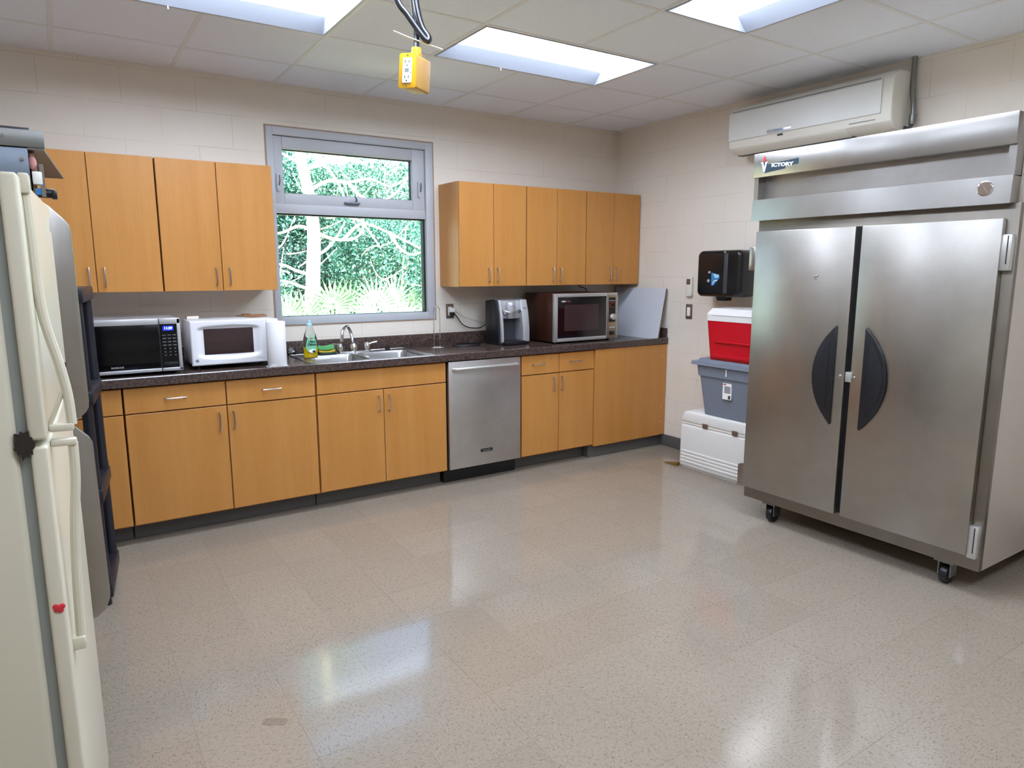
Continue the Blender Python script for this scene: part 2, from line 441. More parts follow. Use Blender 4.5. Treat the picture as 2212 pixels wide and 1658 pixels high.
lab = {0: 'recessed fluorescent ceiling light seen whole, right of the hanging yellow outlet box',
       1: 'recessed fluorescent ceiling light above the left cabinets, cut by the top of the photo',
       2: 'recessed fluorescent ceiling light turned sideways, above the wall air conditioner'}
for k, (i, j, d) in enumerate(troffers):
    x1, y1 = -.5625 - .61 * i, -.4669 - .61 * j
    x0, y0 = (x1 - 1.22, y1 - .61) if d == 'x' else (x1 - .61, y1 - 1.22)
    x0, x1, y0, y1 = x0 + .013, x1 - .013, y0 + .013, y1 - .013
    t = thing('ceiling_light', lab.get(k, 'unseen recessed ceiling light added to brighten the room, nearer the camera'), 'ceiling light', ((x0 + x1) / 2, (y0 + y1) / 2, H), group='fluorescent ceiling troffers')
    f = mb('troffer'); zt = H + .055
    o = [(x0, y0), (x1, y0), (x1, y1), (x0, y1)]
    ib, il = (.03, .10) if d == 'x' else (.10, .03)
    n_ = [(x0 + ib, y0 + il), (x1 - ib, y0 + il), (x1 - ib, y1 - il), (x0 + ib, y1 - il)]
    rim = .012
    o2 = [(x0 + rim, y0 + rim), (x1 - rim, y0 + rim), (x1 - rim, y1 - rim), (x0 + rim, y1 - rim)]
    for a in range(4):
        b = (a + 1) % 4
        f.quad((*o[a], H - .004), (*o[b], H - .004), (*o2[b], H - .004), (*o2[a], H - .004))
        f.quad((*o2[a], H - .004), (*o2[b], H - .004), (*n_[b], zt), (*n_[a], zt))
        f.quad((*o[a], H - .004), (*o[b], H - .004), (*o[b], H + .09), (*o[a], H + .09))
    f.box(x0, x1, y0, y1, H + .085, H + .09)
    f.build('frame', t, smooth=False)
    mb('lens').box(n_[0][0], n_[1][0], n_[0][1], n_[2][1], zt, zt + .006).build('lens', t, smooth=False)
    if k < 3:
        cx = (x0 + x1) / 2
        if d == 'x': mb('white').box(cx - .15, cx - .146, y1 - .012, y1 - .008, H - .018, H - .004).build('latch', t)
        else: mb('white').box(x1 - .012, x1 - .008, (y0 + y1) / 2, (y0 + y1) / 2 + .005, H - .018, H - .004).build('latch', t)

# ------------------------------------------------------------------ window
W = bpy.data.objects.new('window_1', None); COL.objects.link(W); W.location = (-2.465, 0, 1.13); W['kind'] = 'structure'
RM[W] = Matrix.Translation(W.location)
def ring(b, x0, x1, z0, z1, ix0, ix1, iz0, iz1, y0, y1, bv=.002):
    b.box(x0, ix0, y0, y1, z0, z1, bv).box(ix1, x1, y0, y1, z0, z1, bv).box(ix0, ix1, y0, y1, iz1, z1, bv).box(ix0, ix1, y0, y1, z0, iz0, bv); return b
ring(mb('caulk'), -3.085, -1.845, 1.125, 2.462, -3.072, -1.858, 1.138, 2.449, -.002, .01, 0).build('caulk_line', W)
f = mb('frame')
ring(f, -3.075, -1.855, 1.135, 2.452, -3.032, -1.915, 1.19, 2.40, -.006, .11)
f.box(-3.032, -1.915, .012, .11, 1.893, 1.958, .003)
f.box(-3.03, -1.917, .035, .11, 1.17, 1.192, .002)
f.build('outer_frame', W)
ring(mb('frame'), -3.030, -1.917, 1.955, 2.398, -2.968, -2.018, 2.028, 2.318, .012, .075, .004).build('sash', W)
ring(mb('gasket'), -2.972, -2.014, 2.024, 2.322, -2.962, -2.024, 2.033, 2.312, .045, .07, 0).build('gasket', W)
ring(mb('gasket'), -3.034, -1.910, 1.184, 1.898, -3.028, -1.930, 1.193, 1.884, .03, .075, 0).build('gasket', W)
mb('glass').box(-2.964, -2.022, .060, .063, 2.031, 2.314).build('pane', W, smooth=False)
mb('glass').box(-3.03, -1.926, .060, .063, 1.190, 1.886).build('pane', W, smooth=False)
h = mb('grey').box(-2.552, -2.44, -.012, .014, 1.974, 1.99, .004)
h.tube([(-2.475, 0, 1.985), (-2.47, -.02, 2.005), (-2.482, -.022, 2.028)], .006, 8); h.build('crank_handle', W)
for x, z in ((-3.008, 2.095), (-1.965, 2.11)):
    l = mb('frame').prism(rrect(x - .011, x + .011, z - .06, z + .06, .011), 'y', -.004, .014, .002)
    l.use('grey').tube([(x + .004, -.004, z - .02), (x + .006, -.016, z + .01), (x + .004, -.018, z + .045)], .004, 8)
    l.build('latch', W)

# ------------------------------------------------------------------ outside the window
struct(mb('sand').box(-16, 16, .2, 22, -.25, -.15).build('ground', smooth=False))
def leaf_cloud(b, cx, cy, cz, rx, ry, rz, n, size, shell=.55):
    V, F = [], []
    for _ in range(n):
        d = Vector((random.gauss(0, 1), random.gauss(0, 1), random.gauss(0, 1))).normalized()
        k = shell + (1 - shell) * random.random() ** .7
        lump = 1 + .16 * math.sin(7 * d.x + 3 * cx) * math.sin(6 * d.z + cy) + .1 * math.sin(11 * d.y)
        p = Vector((cx + d.x * rx * k * lump, cy + d.y * ry * k * lump, cz + d.z * rz * k * lump))
        s = size * random.uniform(.6, 1.35)
        a = Vector((random.gauss(0, 1), random.gauss(0, 1), random.gauss(0, 1) - .6)).normalized()
        q = a.cross(Vector((random.gauss(0, 1), random.gauss(0, 1), random.gauss(0, 1)))).normalized()
        u = a.cross(q) * s * .12
        i = len(V)
        V += [p, p + a * s * .5 + q * s * .27 + u, p + a * s, p + a * s * .5 - q * s * .27 + u]
        F += [(i, i + 1, i + 2), (i, i + 2, i + 3)]
    b.raw(V, F)
def bush(name, label, cat, x, y, z, rx, ry, rz, m, n, size, stems=4):
    t = thing(name, label, cat, (x, y, -.15), group='shrubs and trees outside the window')
    b = mb(m)
    leaf_cloud(b, x, y, z, rx, ry, rz, n, size)
    for k in range(5):
        a = random.uniform(0, 2 * PI)
        leaf_cloud(b, x + rx * .7 * math.cos(a), y + ry * .5 * math.sin(a), z + rz * random.uniform(-.7, .6), rx * .5, ry * .5, rz * .45, n // 6, size)
    b.build('foliage', t, smooth=False)
    s = mb('bark')
    for k in range(stems):
        a = 2 * PI * k / stems + random.random()
        e = (x + rx * .5 * math.cos(a), y + ry * .5 * math.sin(a), z + rz * random.uniform(.1, .8))
        s.tube([(x + .06 * math.cos(a), y + .06 * math.sin(a), -.16), ((x + e[0]) / 2 + random.uniform(-.1, .1), (y + e[1]) / 2, (z - .15) / 2), e], lambda u: .035 * (1 - .75 * u), 6)
    s.build('stem', t)
    return t
# pale-barked leaning tree with bare curving branches
t = thing('woodland_tree', 'pale trunked tree with bare curling branches standing outside the window', 'tree', (-1.56, 4.0, -.15))
s = mb('bark')
s.tube([(-1.54, 4.0, -.2), (-1.56, 4, .6), (-1.58, 4, 1.3), (-1.54, 4, 1.9), (-1.56, 4.02, 2.4), (-1.66, 4.05, 3.1), (-1.60, 4.1, 4.6)], lambda u: .115 * (1 - .55 * u), 12)
s.build('trunk', t)
br = [[(-1.5, 4, 1.98), (-1.3, 3.9, 1.9), (-1.05, 3.85, 1.92), (-.92, 3.9, 2.05), (-.89, 3.95, 2.25)],
      [(-1.2, 3.85, 1.9), (-1.05, 3.8, 2.06), (-.93, 3.8, 2.07), (-.72, 3.8, 1.79)],
      [(-1.52, 4, 1.7), (-1.35, 4.1, 1.78), (-1.2, 4.1, 1.95), (-1.05, 4.2, 2.15)],
      [(-1.57, 4, 2.5), (-1.35, 3.9, 2.62), (-1.1, 3.9, 2.62), (-.8, 3.9, 2.68), (-.45, 4, 2.62), (-.15, 4, 2.8)],
      [(-1.1, 3.9, 2.62), (-.95, 3.85, 2.45), (-.72, 3.8, 2.40), (-.5, 3.8, 2.5), (-.3, 3.8, 2.72)],
      [(-1.58, 4, 2.3), (-1.8, 3.9, 2.42), (-2.05, 3.9, 2.4), (-2.3, 3.9, 2.52)],
      [(-1.55, 4, 2.0), (-1.75, 3.9, 2.05), (-1.95, 3.9, 1.97), (-2.2, 3.9, 1.92)],
      [(-1.58, 4, 1.45), (-1.8, 3.9, 1.5), (-2.0, 3.9, 1.58), (-2.3, 3.9, 1.56)],
      [(-1.56, 4, 1.25), (-1.75, 3.85, 1.3), (-2.0, 3.8, 1.38), (-2.3, 3.8, 1.4)],
      [(-1.6, 4, 2.75), (-1.4, 3.9, 2.8), (-1.2, 3.9, 2.55), (-1.12, 3.9, 2.3)],
      [(-1.6, 4, 2.8), (-1.8, 3.9, 2.85), (-2.1, 3.9, 3.0)],
      [(-1.6, 4, 2.9), (-1.3, 3.9, 2.95), (-.9, 3.9, 2.88), (-.5, 3.9, 3.05)],
      [(-.55, 3.9, 2.0), (-.4, 3.9, 1.8), (-.2, 3.9, 1.72), (.1, 3.9, 1.85)],
      [(-1.53, 4.05, 2.2), (-1.1, 4.3, 2.25), (-.5, 4.2, 2.05), (.2, 4.1, 1.75), (.7, 4.1, 1.8)]]
for pts in br:
    mb('bark').tube(pts, lambda u: .023 * (1 - .6 * u), 7).build('branch', t)
tw = mb('bark')
for k in range(46):
    z0 = random.uniform(1.3, 3.2); x0 = random.uniform(-2.4, -.6) if k < 34 else random.uniform(-.6, .3)
    dx, dz = random.uniform(-.45, .45), random.uniform(-.15, .45); y0 = 3.75 + random.uniform(-.15, .5)
    tw.tube([(x0, y0, z0), (x0 + dx * .4, y0 + .05, z0 + dz * .2), (x0 + dx * .8, y0, z0 + dz * .7), (x0 + dx, y0 - .05, z0 + dz)], lambda u: .009 * (1 - .6 * u), 5, sm=3)
tw = tw.build('twigs', t); tw['kind'] = 'stuff'
f = mb('leafB')
leaf_cloud(f, -1.6, 4.4, 4.1, .9, .7, .7, 1600, .07, .2)
f.build('foliage', t, smooth=False)
bl = ['glossy leaved shrub at the right of the window view, behind the fan palms', 'dark leaved shrub behind the pale tree trunk outside',
      'teal leaved shrub at the left edge of the window view', 'tall leafy tree filling the upper right of the window view',
      'tall leafy tree behind the pale trunk, upper left of the window view', 'leafy tree far back in the middle of the window view',
      'leafy tree at far right beyond the shrub outside', 'leafy tree at far left outside, mostly behind the window frame', 'dark low thicket shrub behind the middle fan palm']
bush('leafy_bush', bl[0], 'shrub', -.25, 4.7, 1.55, .95, .6, .85, 'leafA', 8500, .052)
bush('leafy_bush', bl[1], 'shrub', -1.25, 5.4, 1.2, .75, .5, .8, 'leafC', 4500, .06)
bush('leafy_bush', bl[2], 'shrub', -2.35, 4.8, 1.2, .7, .5, .95, 'leafA', 5000, .055)
bush('leafy_tree', bl[3], 'tree', .35, 6.2, 2.5, 1.5, .8, .95, 'leafB', 9500, .065)
bush('leafy_tree', bl[4], 'tree', -2.1, 6.6, 2.5, 1.5, .8, .95, 'leafA', 8500, .065)
bush('leafy_tree', bl[5], 'tree', -.8, 7.6, 2.0, 1.4, .8, 1.5, 'leafC', 6500, .085)
bush('leafy_tree', bl[6], 'tree', 1.6, 7.2, 1.9, 1.5, .9, 1.6, 'leafC', 5500, .09)
bush('leafy_tree', bl[7], 'tree', -3.6, 7., 1.8, 1.3, .9, 1.6, 'leafC', 4500, .09)
bush('leafy_bush', bl[8], 'shrub', -.9, 5.0, .75, .7, .5, .55, 'leafC', 3200, .055)
bush('leafy_tree', 'leafy tree hidden by the left wall cabinets, seen only from the right', 'tree', -5.6, 6.6, 1.7, 1.4, .9, 1.6, 'leafA', 4000, .09)
bush('leafy_bush', 'shrub at far left outside, behind the left window jamb', 'shrub', -3.7, 4.8, 1.1, .8, .5, 1.1, 'leafB', 3200, .065)
bush('leafy_tree', 'leafy tree at far right outside, behind the right window jamb', 'tree', 3.6, 6.8, 1.8, 1.4, .9, 1.6, 'leafA', 4000, .09)
def palmetto(x, y, hub, fans, label):
    t = thing('palmetto_bush', label, 'palm', (x, y, -.15), group='saw palmettos under the window')
    s = mb('bark').tube([(x, y, -.2), (x + .03, y, .2), (x, y, .5)], lambda u: .06 - .02 * u, 8); s.build('stem', t)
    for fx, fy, fz, R, tilt, turn in fans:
        c = Vector((x + fx, y + fy, hub + fz))
        b = mb('palm').tube([(x, y, .48), ((x + c.x) / 2, (y + c.y) / 2, (c.z + .6) / 2 + .05), c], .008, 6)
        V, F = [], []
        rot = Matrix.Rotation(turn, 3, 'Z') @ Matrix.Rotation(tilt, 3, 'X')
        nb = 22
        for k in range(nb):
            a = math.radians(-35 + 250 * k / (nb - 1)); L = R * (.82 + .18 * math.sin(a) + random.uniform(-.05, .05))
            d = Vector((math.cos(a), 0, math.sin(a))); q = Vector((-math.sin(a), 0, math.cos(a))); nn = Vector((0, -1, 0))
            i = len(V); wd = .0135
            for u, ww, dr in ((.08, .35, 0), (.45, 1., .02), (.75, .7, .06), (1., .05, .16)):
                pc = d * L * u + nn * (.03 * u) + Vector((0, 0, -1)) * (dr * L * (.35 + .4 * random.random()))
                V += [c + rot @ (pc + q * wd * ww), c + rot @ (pc - nn * .006 * ww), c + rot @ (pc - q * wd * ww)]
            for r_ in range(3):
                j = i + 3 * r_
                F += [(j, j + 1, j + 4, j + 3), (j + 1, j + 2, j + 5, j + 4)]
        b.raw(V, F); b.build('frond', t, smooth=False)
palmetto(-1.80, 1.65, 1.12, [(.12, 0, .04, .33, -.2, .1), (-.12, .1, .06, .30, .3, -.4), (.0, -.15, -.1, .30, -.5, .3)], 'saw palmetto with upright fans, in the middle of the window view')
palmetto(-1.38, 1.75, 1.12, [(-.06, 0, .06, .33, -.1, .35), (.15, .1, -.02, .3, .2, .8), (-.05, -.2, -.12, .3, -.6, -.2)], 'saw palmetto with a wide open fan, right of the middle palmetto')
palmetto(-2.15, 1.7, 1.05, [(.05, 0, .12, .3, .1, -.3), (-.2, .05, .02, .32, .1, -.7), (-.02, -.2, -.1, .3, -.5, 0)], 'saw palmetto with pale spiky fans, in front of the tree trunk')
palmetto(-2.5, 1.8, 1.0, [(-.0, 0, .06, .33, .1, -.2), (-.22, .1, .05, .3, .3, -.8), (.05, -.2, -.08, .28, -.5, 0)], 'saw palmetto with drooping fans, at the lower left of the window view')
palmetto(-.98, 1.85, 1.0, [(.0, 0, .1, .3, .1, .3), (.2, .1, .0, .3, .2, .9), (-.1, -.2, -.08, .28, -.5, 0)], 'saw palmetto with small fans, at the lower right of the window view')

# ================================================================== CABINETS
YB, TH = -.657, .02            # base carcass front, door thickness
def door(parent, x0, x1, z0, z1, y, handle=None, name='door', gap=.002, hz=True):
    d = mb('wood').box(x0 + gap, x1 - gap, y - TH, y, z0 + gap, z1 - gap, .0015, 1).build(name, parent)
    if handle: pull(d, handle[0], handle[1], y - TH, handle[2])
    return d
def base_unit(label, x0, x1, zd, drawers, doors, group='maple base cabinets under the counter', top=.885):
    t = thing('base_cabinet', label, 'cabinet', ((x0 + x1) / 2, -.33, 0), group=group)
    cb = mb('carcass').box(x0 + .001, x1 - .001, YB, -.01, .105, top, .001, 1)
    if top < .885: cb.box(x0 + .001, x1 - .001, YB, YB + .012, top, .885)
    cb.build('body', t)
    mb('rubber').box(x0 + .001, x1 - .001, -.56, -.02, 0, .105, .002, 1).build('toe_kick', t)
    for a, b, hx, nm in drawers: door(t, a, b, zd, .884, YB, (hx, .814, False) if hx is not None else None, nm)
    for a, b, hx in doors: door(t, a, b, .113, zd - .003, YB, (hx, .65, True) if hx is not None else None)
    return t
base_unit('maple base cabinet left of the two-drawer cabinet, mostly behind the black shelf', -4.80, -4.074, .742,
          [(-4.56, -4.31, -4.44, 'drawer'), (-4.31, -4.076, None, 'drawer')], [(-4.56, -4.31, None), (-4.31, -4.076, None)])
base_unit('wide maple base cabinet with two drawers, under the silver and white microwaves', -4.070, -3.029, .742,
          [(-4.069, -3.552, -3.815, 'drawer'), (-3.549, -3.031, -3.296, 'drawer')], [(-4.069, -3.552, -3.596), (-3.549, -3.031, -3.518)])
base_unit('maple sink base cabinet with a plain long false drawer front', -3.025, -2.119, .745,
          [(-3.024, -2.121, None, 'false_front')], [(-3.024, -2.583, -2.62), (-2.583, -2.121, -2.547)], top=.735)
base_unit('narrow maple base cabinet with two short drawers, right of the dishwasher', -1.492, -.795, .735,
          [(-1.491, -1.144, -1.343, 'drawer'), (-1.144, -.797, -.992, 'drawer')], [(-1.491, -1.144, -1.2), (-1.144, -.797, -1.121)])
# flush blank panel section at the right end
t = thing('blank_base_cabinet', 'blank maple base panel without handles, at the right end of the counter', 'cabinet', (-.4, -.35, 0))
mb('wood').box(-.793, -.004, -.69, -.665, .1, .889, .0015, 1).build('front_panel', t)
mb('carcass').box(-.790, -.008, -.66, -.05, .1, .882).build('body', t)
mb('rubber').box(-.815, -.004, -.64, -.566, 0, .1, .002, 1).build('toe_kick', t)
for z in (.782, .34, .216):
    mb('white').cyl((-.05, -.6905, z), (-.05, -.6925, z), .004, n=10).build('screw_cap', t)

def wall_unit(label, x0, x1, hx, left_end=False):
    t = thing('wall_cabinet', label, 'cabinet', ((x0 + x1) / 2, -.15, 1.385), group='maple wall cabinets above the counter')
    xm = (x0 + x1) / 2
    mb('carcass').box(x0 + .002, x1 - .002, -.30, -.003, 1.388, 2.15, .001, 1).build('body', t)
    if left_end: mb('wood').box(x0, x0 + .003, -.305, -.002, 1.386, 2.152).build('end_panel', t)
    door(t, x0 + .001, xm, 1.386, 2.152, -.301, (hx[0], 1.475, True))
    door(t, xm, x1 - .001, 1.386, 2.152, -.301, (hx[1], 1.475, True))
    return t
wall_unit('maple wall cabinet at the far left, partly behind the almond fridge', -4.456, -3.789, (-4.158, -4.082))
wall_unit('maple wall cabinet touching the left side of the window', -3.786, -3.131, (-3.495, -3.418))
wall_unit('maple wall cabinet just right of the window, above the coffee maker', -1.806, -1.208, (-1.555, -1.478), True)
wall_unit('maple wall cabinet in the middle of the three right of the window', -1.206, -.608, (-.953, -.879))
wall_unit('maple wall cabinet in the corner, above the dark old microwave', -.606, -.009, (-.350, -.278))

# ------------------------------------------------------------------ counter with sink cut-out
CT, CB = .930, .892
sx0, sx1, sy0, sy1 = -3.00, -2.20, -.645, -.125       # cut-out
t = thing('countertop', 'long dark speckled laminate countertop with backsplash along the back wall', 'countertop', (-2.4, -.35, CB))
b = mb('counter')
for a in ((-4.82, sx0, -.70, -.02), (sx1, -.003, -.70, -.02), (sx0, sx1, -.70, sy0), (sx0, sx1, sy1, -.02)):
    b.box(a[0], a[1], a[2] if a[2] > -.7 else -.69, a[3], CB, CT)
b.prism([(-.70, .893), (-.70, .938), (-.696, .943), (-.688, .943), (-.676, .9305), (-.676, .892), (-.699, .892)], 'x', -4.82, -.003)
b.build('worktop', t)
mb('counter').box(-4.82, -.003, -.02, -.001, CT, 1.022, .003).build('backsplash', t)
mb('counter').box(-.022, -.003, -.69, -.02, CT, 1.022, .003).build('side_splash', t)
M_e = mb('carcass')

# sink
t = thing('kitchen_sink', 'double bowl stainless steel drop-in sink under the window', 'sink', (-2.6, -.39, CT))
z1 = CT + .006
r_ = mb('sink')
bowls = [(-2.965, -2.625, -.615, -.235), (-2.585, -2.235, -.615, -.235)]
X = [-3.022, -2.965, -2.625, -2.585, -2.235, -2.18]; Y = [-.662, -.615, -.235, -.105]
for i in range(5):
    for j in range(3):
        if j == 1 and i in (1, 3): continue
        r_.box(X[i], X[i + 1], Y[j], Y[j + 1], CT, z1)
r_.tube([(X[0], Y[0], CT + .004), (X[5], Y[0], CT + .004), (X[5], Y[3], CT + .004), (X[0], Y[3], CT + .004)], .0055, 8, closed=True, sm=0)
r_.build('rim', t)
for x0, x1, y0, y1 in bowls:
    w_ = mb('sink'); D = .17
    P = [rrect(x0 + i_, x1 - i_, y0 + i_, y1 - i_, .045) for i_ in (0, .006, .02, .05)]
    Z = [z1, z1 - .02, z1 - D + .03, z1 - D]
    V = []; F = []
    for k in range(4): V += [(px, py, Z[k]) for px, py in P[k]]
    n = len(P[0])
    for k in range(3):
        for q in range(n): F.append((k * n + q, k * n + (q + 1) % n, (k + 1) * n + (q + 1) % n, (k + 1) * n + q))
    F.append(tuple(range(3 * n, 4 * n)))
    # corner fillers from the square opening to the rounded bowl
    cs = [(x1, y1), (x0, y1), (x0, y0), (x1, y0)]
    for ci in range(4):
        base = len(V); V.append((*cs[ci], z1)); st = ci * 6
        for q in range(5): F.append((base, st + q, st + q + 1))
    w_.raw(V, F)
    o = w_.build('bowl', t)
    mb('chrome').cyl(((x0 + x1) / 2, (y0 + y1) / 2, z1 - D), ((x0 + x1) / 2, (y0 + y1) / 2, z1 - D + .004), .04, n=20).build('drain', o)
# faucet
t = thing('kitchen_faucet', 'chrome gooseneck faucet with two lever handles behind the sink', 'faucet', (-2.59, -.17, z1))
b = mb('chrome').box(-2.70, -2.48, -.195, -.145, z1, z1 + .008, .003)
b.lathe([(.026, 0), (.026, .03), (.022, .05), (.014, .062)], (-2.59, -.17, z1)); b.build('base', t)
b = mb('chrome').tube([(-2.59, -.17, z1 + .05), (-2.598, -.175, z1 + .09), (-2.625, -.21, z1 + .155), (-2.665, -.27, z1 + .192), (-2.705, -.325, z1 + .192), (-2.735, -.36, z1 + .165), (-2.742, -.37, z1 + .115)], .0115, 14)
b.cyl((-2.742, -.37, z1 + .118), (-2.743, -.371, z1 + .10), .0135, n=16); b.build('spout', t)
for x, d in ((-2.69, -1), (-2.49, 1)):
    b = mb('chrome').lathe([(.024, 0), (.023, .035), (.016, .055), (.006, .06)], (x, -.17, z1 + .006))
    b.tube([(x, -.17, z1 + .05), (x + d * .03, -.19, z1 + .062), (x + d * .062, -.205, z1 + .07)], .0075, 10, flat=.7)
    b.build('lever_handle', t)
t = mb('black').lathe([(.022, 0), (.022, .006), (.012, .012), (.010, .032), (.006, .036)], (-2.33, -.165, z1), 20).build('sprayer_cap')
tag(t, 'small black cap on the sink deck right of the faucet handles', 'cap')

# ------------------------------------------------------------------ dishwasher
t = thing('dishwasher', 'stainless steel dishwasher under the counter between maple cabinets', 'dishwasher', (-1.81, -.35, 0))
mb('black').box(-2.112, -1.500, -.66, -.05, .1, .888).build('body', t)
d = mb('steeld').box(-2.108, -1.512, -.692, -.662, .115, .884, .004).build('door', t)
mb('black').box(-2.112, -1.500, -.60, -.05, 0, .1).build('toe_kick', t)
b = mb('steelgray').tube([(-2.068, -.692, .832), (-2.06, -.722, .834), (-1.98, -.738, .837), (-1.81, -.744, .838), (-1.65, -.738, .837), (-1.562, -.722, .834), (-1.555, -.692, .832)], .0135, 12, flat=.85)
b.build('handle', d)
p_ = mb('black').box(-1.857, -1.757, -.6935, -.6915, .211, .234, .001).build('name_plate', d)
text('lettering', 'KitchenAid', .014, (-1.807, -.694, .2225), 'back', 'silver', p_, ext=.0003)

# ================================================================== COUNTER THINGS
# silver/black microwave
t = thing('microwave', 'black and silver microwave with a lit blue clock, at the left of the counter', 'microwave', (-4.0, -.37, CT))
X0, X1, Y0, Y1, Z0, Z1 = -4.268, -3.748, -.56, -.18, .948, 1.247
mb('silver').box(X0 + .003, X1 - .003, Y0 + .022, Y1, Z0, Z1 - .004, .006).build('body', t)
d = mb('silver')
d.box(X0, -3.858, Y0, Y0 + .022, Z1 - .034, Z1, .004).box(X0, -3.858, Y0, Y0 + .022, Z0, Z0 + .02, .004)
d.use('mwglass').box(X0 + .002, -3.859, Y0 + .002, Y0 + .022, Z0 + .019, Z1 - .033, .001)
d = d.build('door', t)
text('lettering', 'SAMSUNG', .0135, (-4.075, Y0 + .0015, Z0 + .036), 'back', 'silver', d, bold=.0003)
p_ = mb('silver').box(-3.855, X1, Y0, Y0 + .022, Z1 - .034, Z1, .004).box(-3.855, X1, Y0, Y0 + .022, Z0, Z0 + .02, .004).box(X1 - .02, X1, Y0, Y0 + .022, Z0 + .002, Z1 - .002, .004)
p_.use('mwglass').box(-3.855, X1 - .019, Y0 + .002, Y0 + .022, Z0 + .019, Z1 - .033)
p_ = p_.build('control_panel', t)
mb('blueled').box(-3.838, -3.785, Y0 + .001, Y0 + .003, Z1 - .07, Z1 - .044).build('display', p_)
text('clock_digits', '11:29', .019, (-3.811, Y0 + .0008, Z1 - .057), 'back', 'ledtxt', p_, bold=.0003, ext=.0003)
for r in range(7):
    for k in range(3):
        x = -3.834 + .026 * k; z = Z1 - .095 - .019 * r
        wd = .009 if r < 4 else .004
        mb('btn').box(x - wd, x + wd, Y0 + .0012, Y0 + .003, z - .003, z + (.003 if r else .0015)).build('button', p_)
mb('black').box(-3.845, -3.775, Y0 - .001, Y0 + .004, Z0 + .028, Z0 + .05, .002).build('open_button', p_)
for x in (X0 + .04, X1 - .04):
    for y in (Y0 + .05, Y1 - .04): mb('black').cyl((x, y, CT), (x, y, Z0 + .002), .012, n=12).build('foot', t)

# white microwave
t = thing('microwave', 'white microwave with a dark brown window, beside the paper towel roll', 'microwave', (-3.44, -.3, CT))
X0, X1, Y0, Y1, Z0, Z1 = -3.690, -3.190, -.5, -.13, .956, 1.216
mb('white').box(X0 + .004, X1 - .004, Y0 + .03, Y1, Z0, Z1, .01).build('body', t)
XD = -3.262
d = mb('white').box(X0, XD, Y0 + .024, Y0 + .03, Z0, Z1 + .002, .002)
ix0, ix1, iz0, iz1 = -3.618, -3.338, 1.017, 1.170
def smooth(u): u = max(0., min(1., u)); return u * u * (3 - 2 * u)
NX, NZ = 72, 48; V, F = [], []
for j in range(NZ + 1):
    for i in range(NX + 1):
        x = X0 + (XD - X0) * i / NX; z = Z0 + (Z1 + .002 - Z0) * j / NZ
        u = (x - (ix0 + ix1) / 2) / ((ix1 - ix0) / 2 + .045); bow = max(0., 1 - u * u)
        up = smooth((iz1 + .004 + .020 * bow ** .5 - z) / .022); lo = smooth((z - iz0 + .004 + .030 * bow ** .5) / .026)
        sd = smooth((x - ix0 + .05) / .05) * smooth((ix1 + .05 - x) / .05)
        dep = .016 * up * lo * sd
        e = min(x - X0, XD - x, z - Z0, Z1 + .002 - z); dep += .005 * (1 - smooth(e / .006))
        V.append((x, Y0 + dep, z))
for j in range(NZ):
    for i in range(NX): k = j * (NX + 1) + i; F.append((k, k + 1, k + NX + 2, k + NX + 1))
n0 = len(V); rim = [i for i in range(NX + 1)] + [(j + 1) * (NX + 1) - 1 for j in range(1, NZ + 1)] + [NZ * (NX + 1) + i for i in range(NX - 1, -1, -1)] + [j * (NX + 1) for j in range(NZ - 1, 0, -1)]
V += [(V[q][0], Y0 + .028, V[q][2]) for q in rim]
for q in range(len(rim)): q2 = (q + 1) % len(rim); F.append((rim[q2], rim[q], n0 + q, n0 + q2))
d.raw(V, F)
d = d.build('door', t)
mb('brownglass').box(ix0, ix1, Y0 + .0145, Y0 + .024, iz0, iz1, .001).build('window_panel', d)
b = mb('grey').lathe([(.009, 0), (.009, .002)], (X0 + .026, Y0 - .002, Z0 + .03), 20, 'y'); lg = b.build('emblem', d)
text('lettering', 'GE', .009, (X0 + .026, Y0 - .0022, Z0 + .03), 'back', 'white', lg, ext=.0003)
text('lettering', 'SpaceMaker II', .0085, (-3.305, Y0 - .0003, Z0 + .026), 'back', 'textgrey', d, ext=.0003)
p_ = mb('white').box(XD + .002, X1, Y0, Y0 + .03, Z0, Z1 + .002, .005).build('control_panel', t)
for r in range(4):
    for k in range(3): mb('textgrey').box(-3.248 + .018 * k, -3.236 + .018 * k, Y0 - .001, Y0 + .002, 1.03 + .022 * r, 1.042 + .022 * r).build('button', p_)
for x in (X0 + .04, X1 - .04):
    for y in (Y0 + .06, Y1 - .04): mb('black').cyl((x, y, CT), (x, y, Z0 + .002), .012, n=12).build('foot', t)
# things on its top
o = mb('cardboard').box(-3.67, -3.60, -.25, -.22, 1.216, 1.235, .001).use('paper').box(-3.668, -3.602, -.2515, -.25, 1.218, 1.233).build('small_box')
tag(o, 'small narrow box lying on the left of the white microwave top', 'box')
b = mb('cardboard'); V = [(-3.37, -.17, 1.222), (-3.30, -.30, 1.218), (-3.20, -.28, 1.221), (-3.19, -.16, 1.224), (-3.37, -.17, 1.226), (-3.30, -.30, 1.222), (-3.20, -.28, 1.225), (-3.19, -.16, 1.228)]
b.raw(V, [(0, 1, 2, 3), (7, 6, 5, 4), (0, 4, 5, 1), (1, 5, 6, 2), (2, 6, 7, 3), (3, 7, 4, 0)]); b.box(-3.33, -3.28, -.19, -.15, 1.226, 1.232)
tag(b.build('cardboard_piece', smooth=False), 'flattened brown cardboard lying on top of the white microwave', 'cardboard')

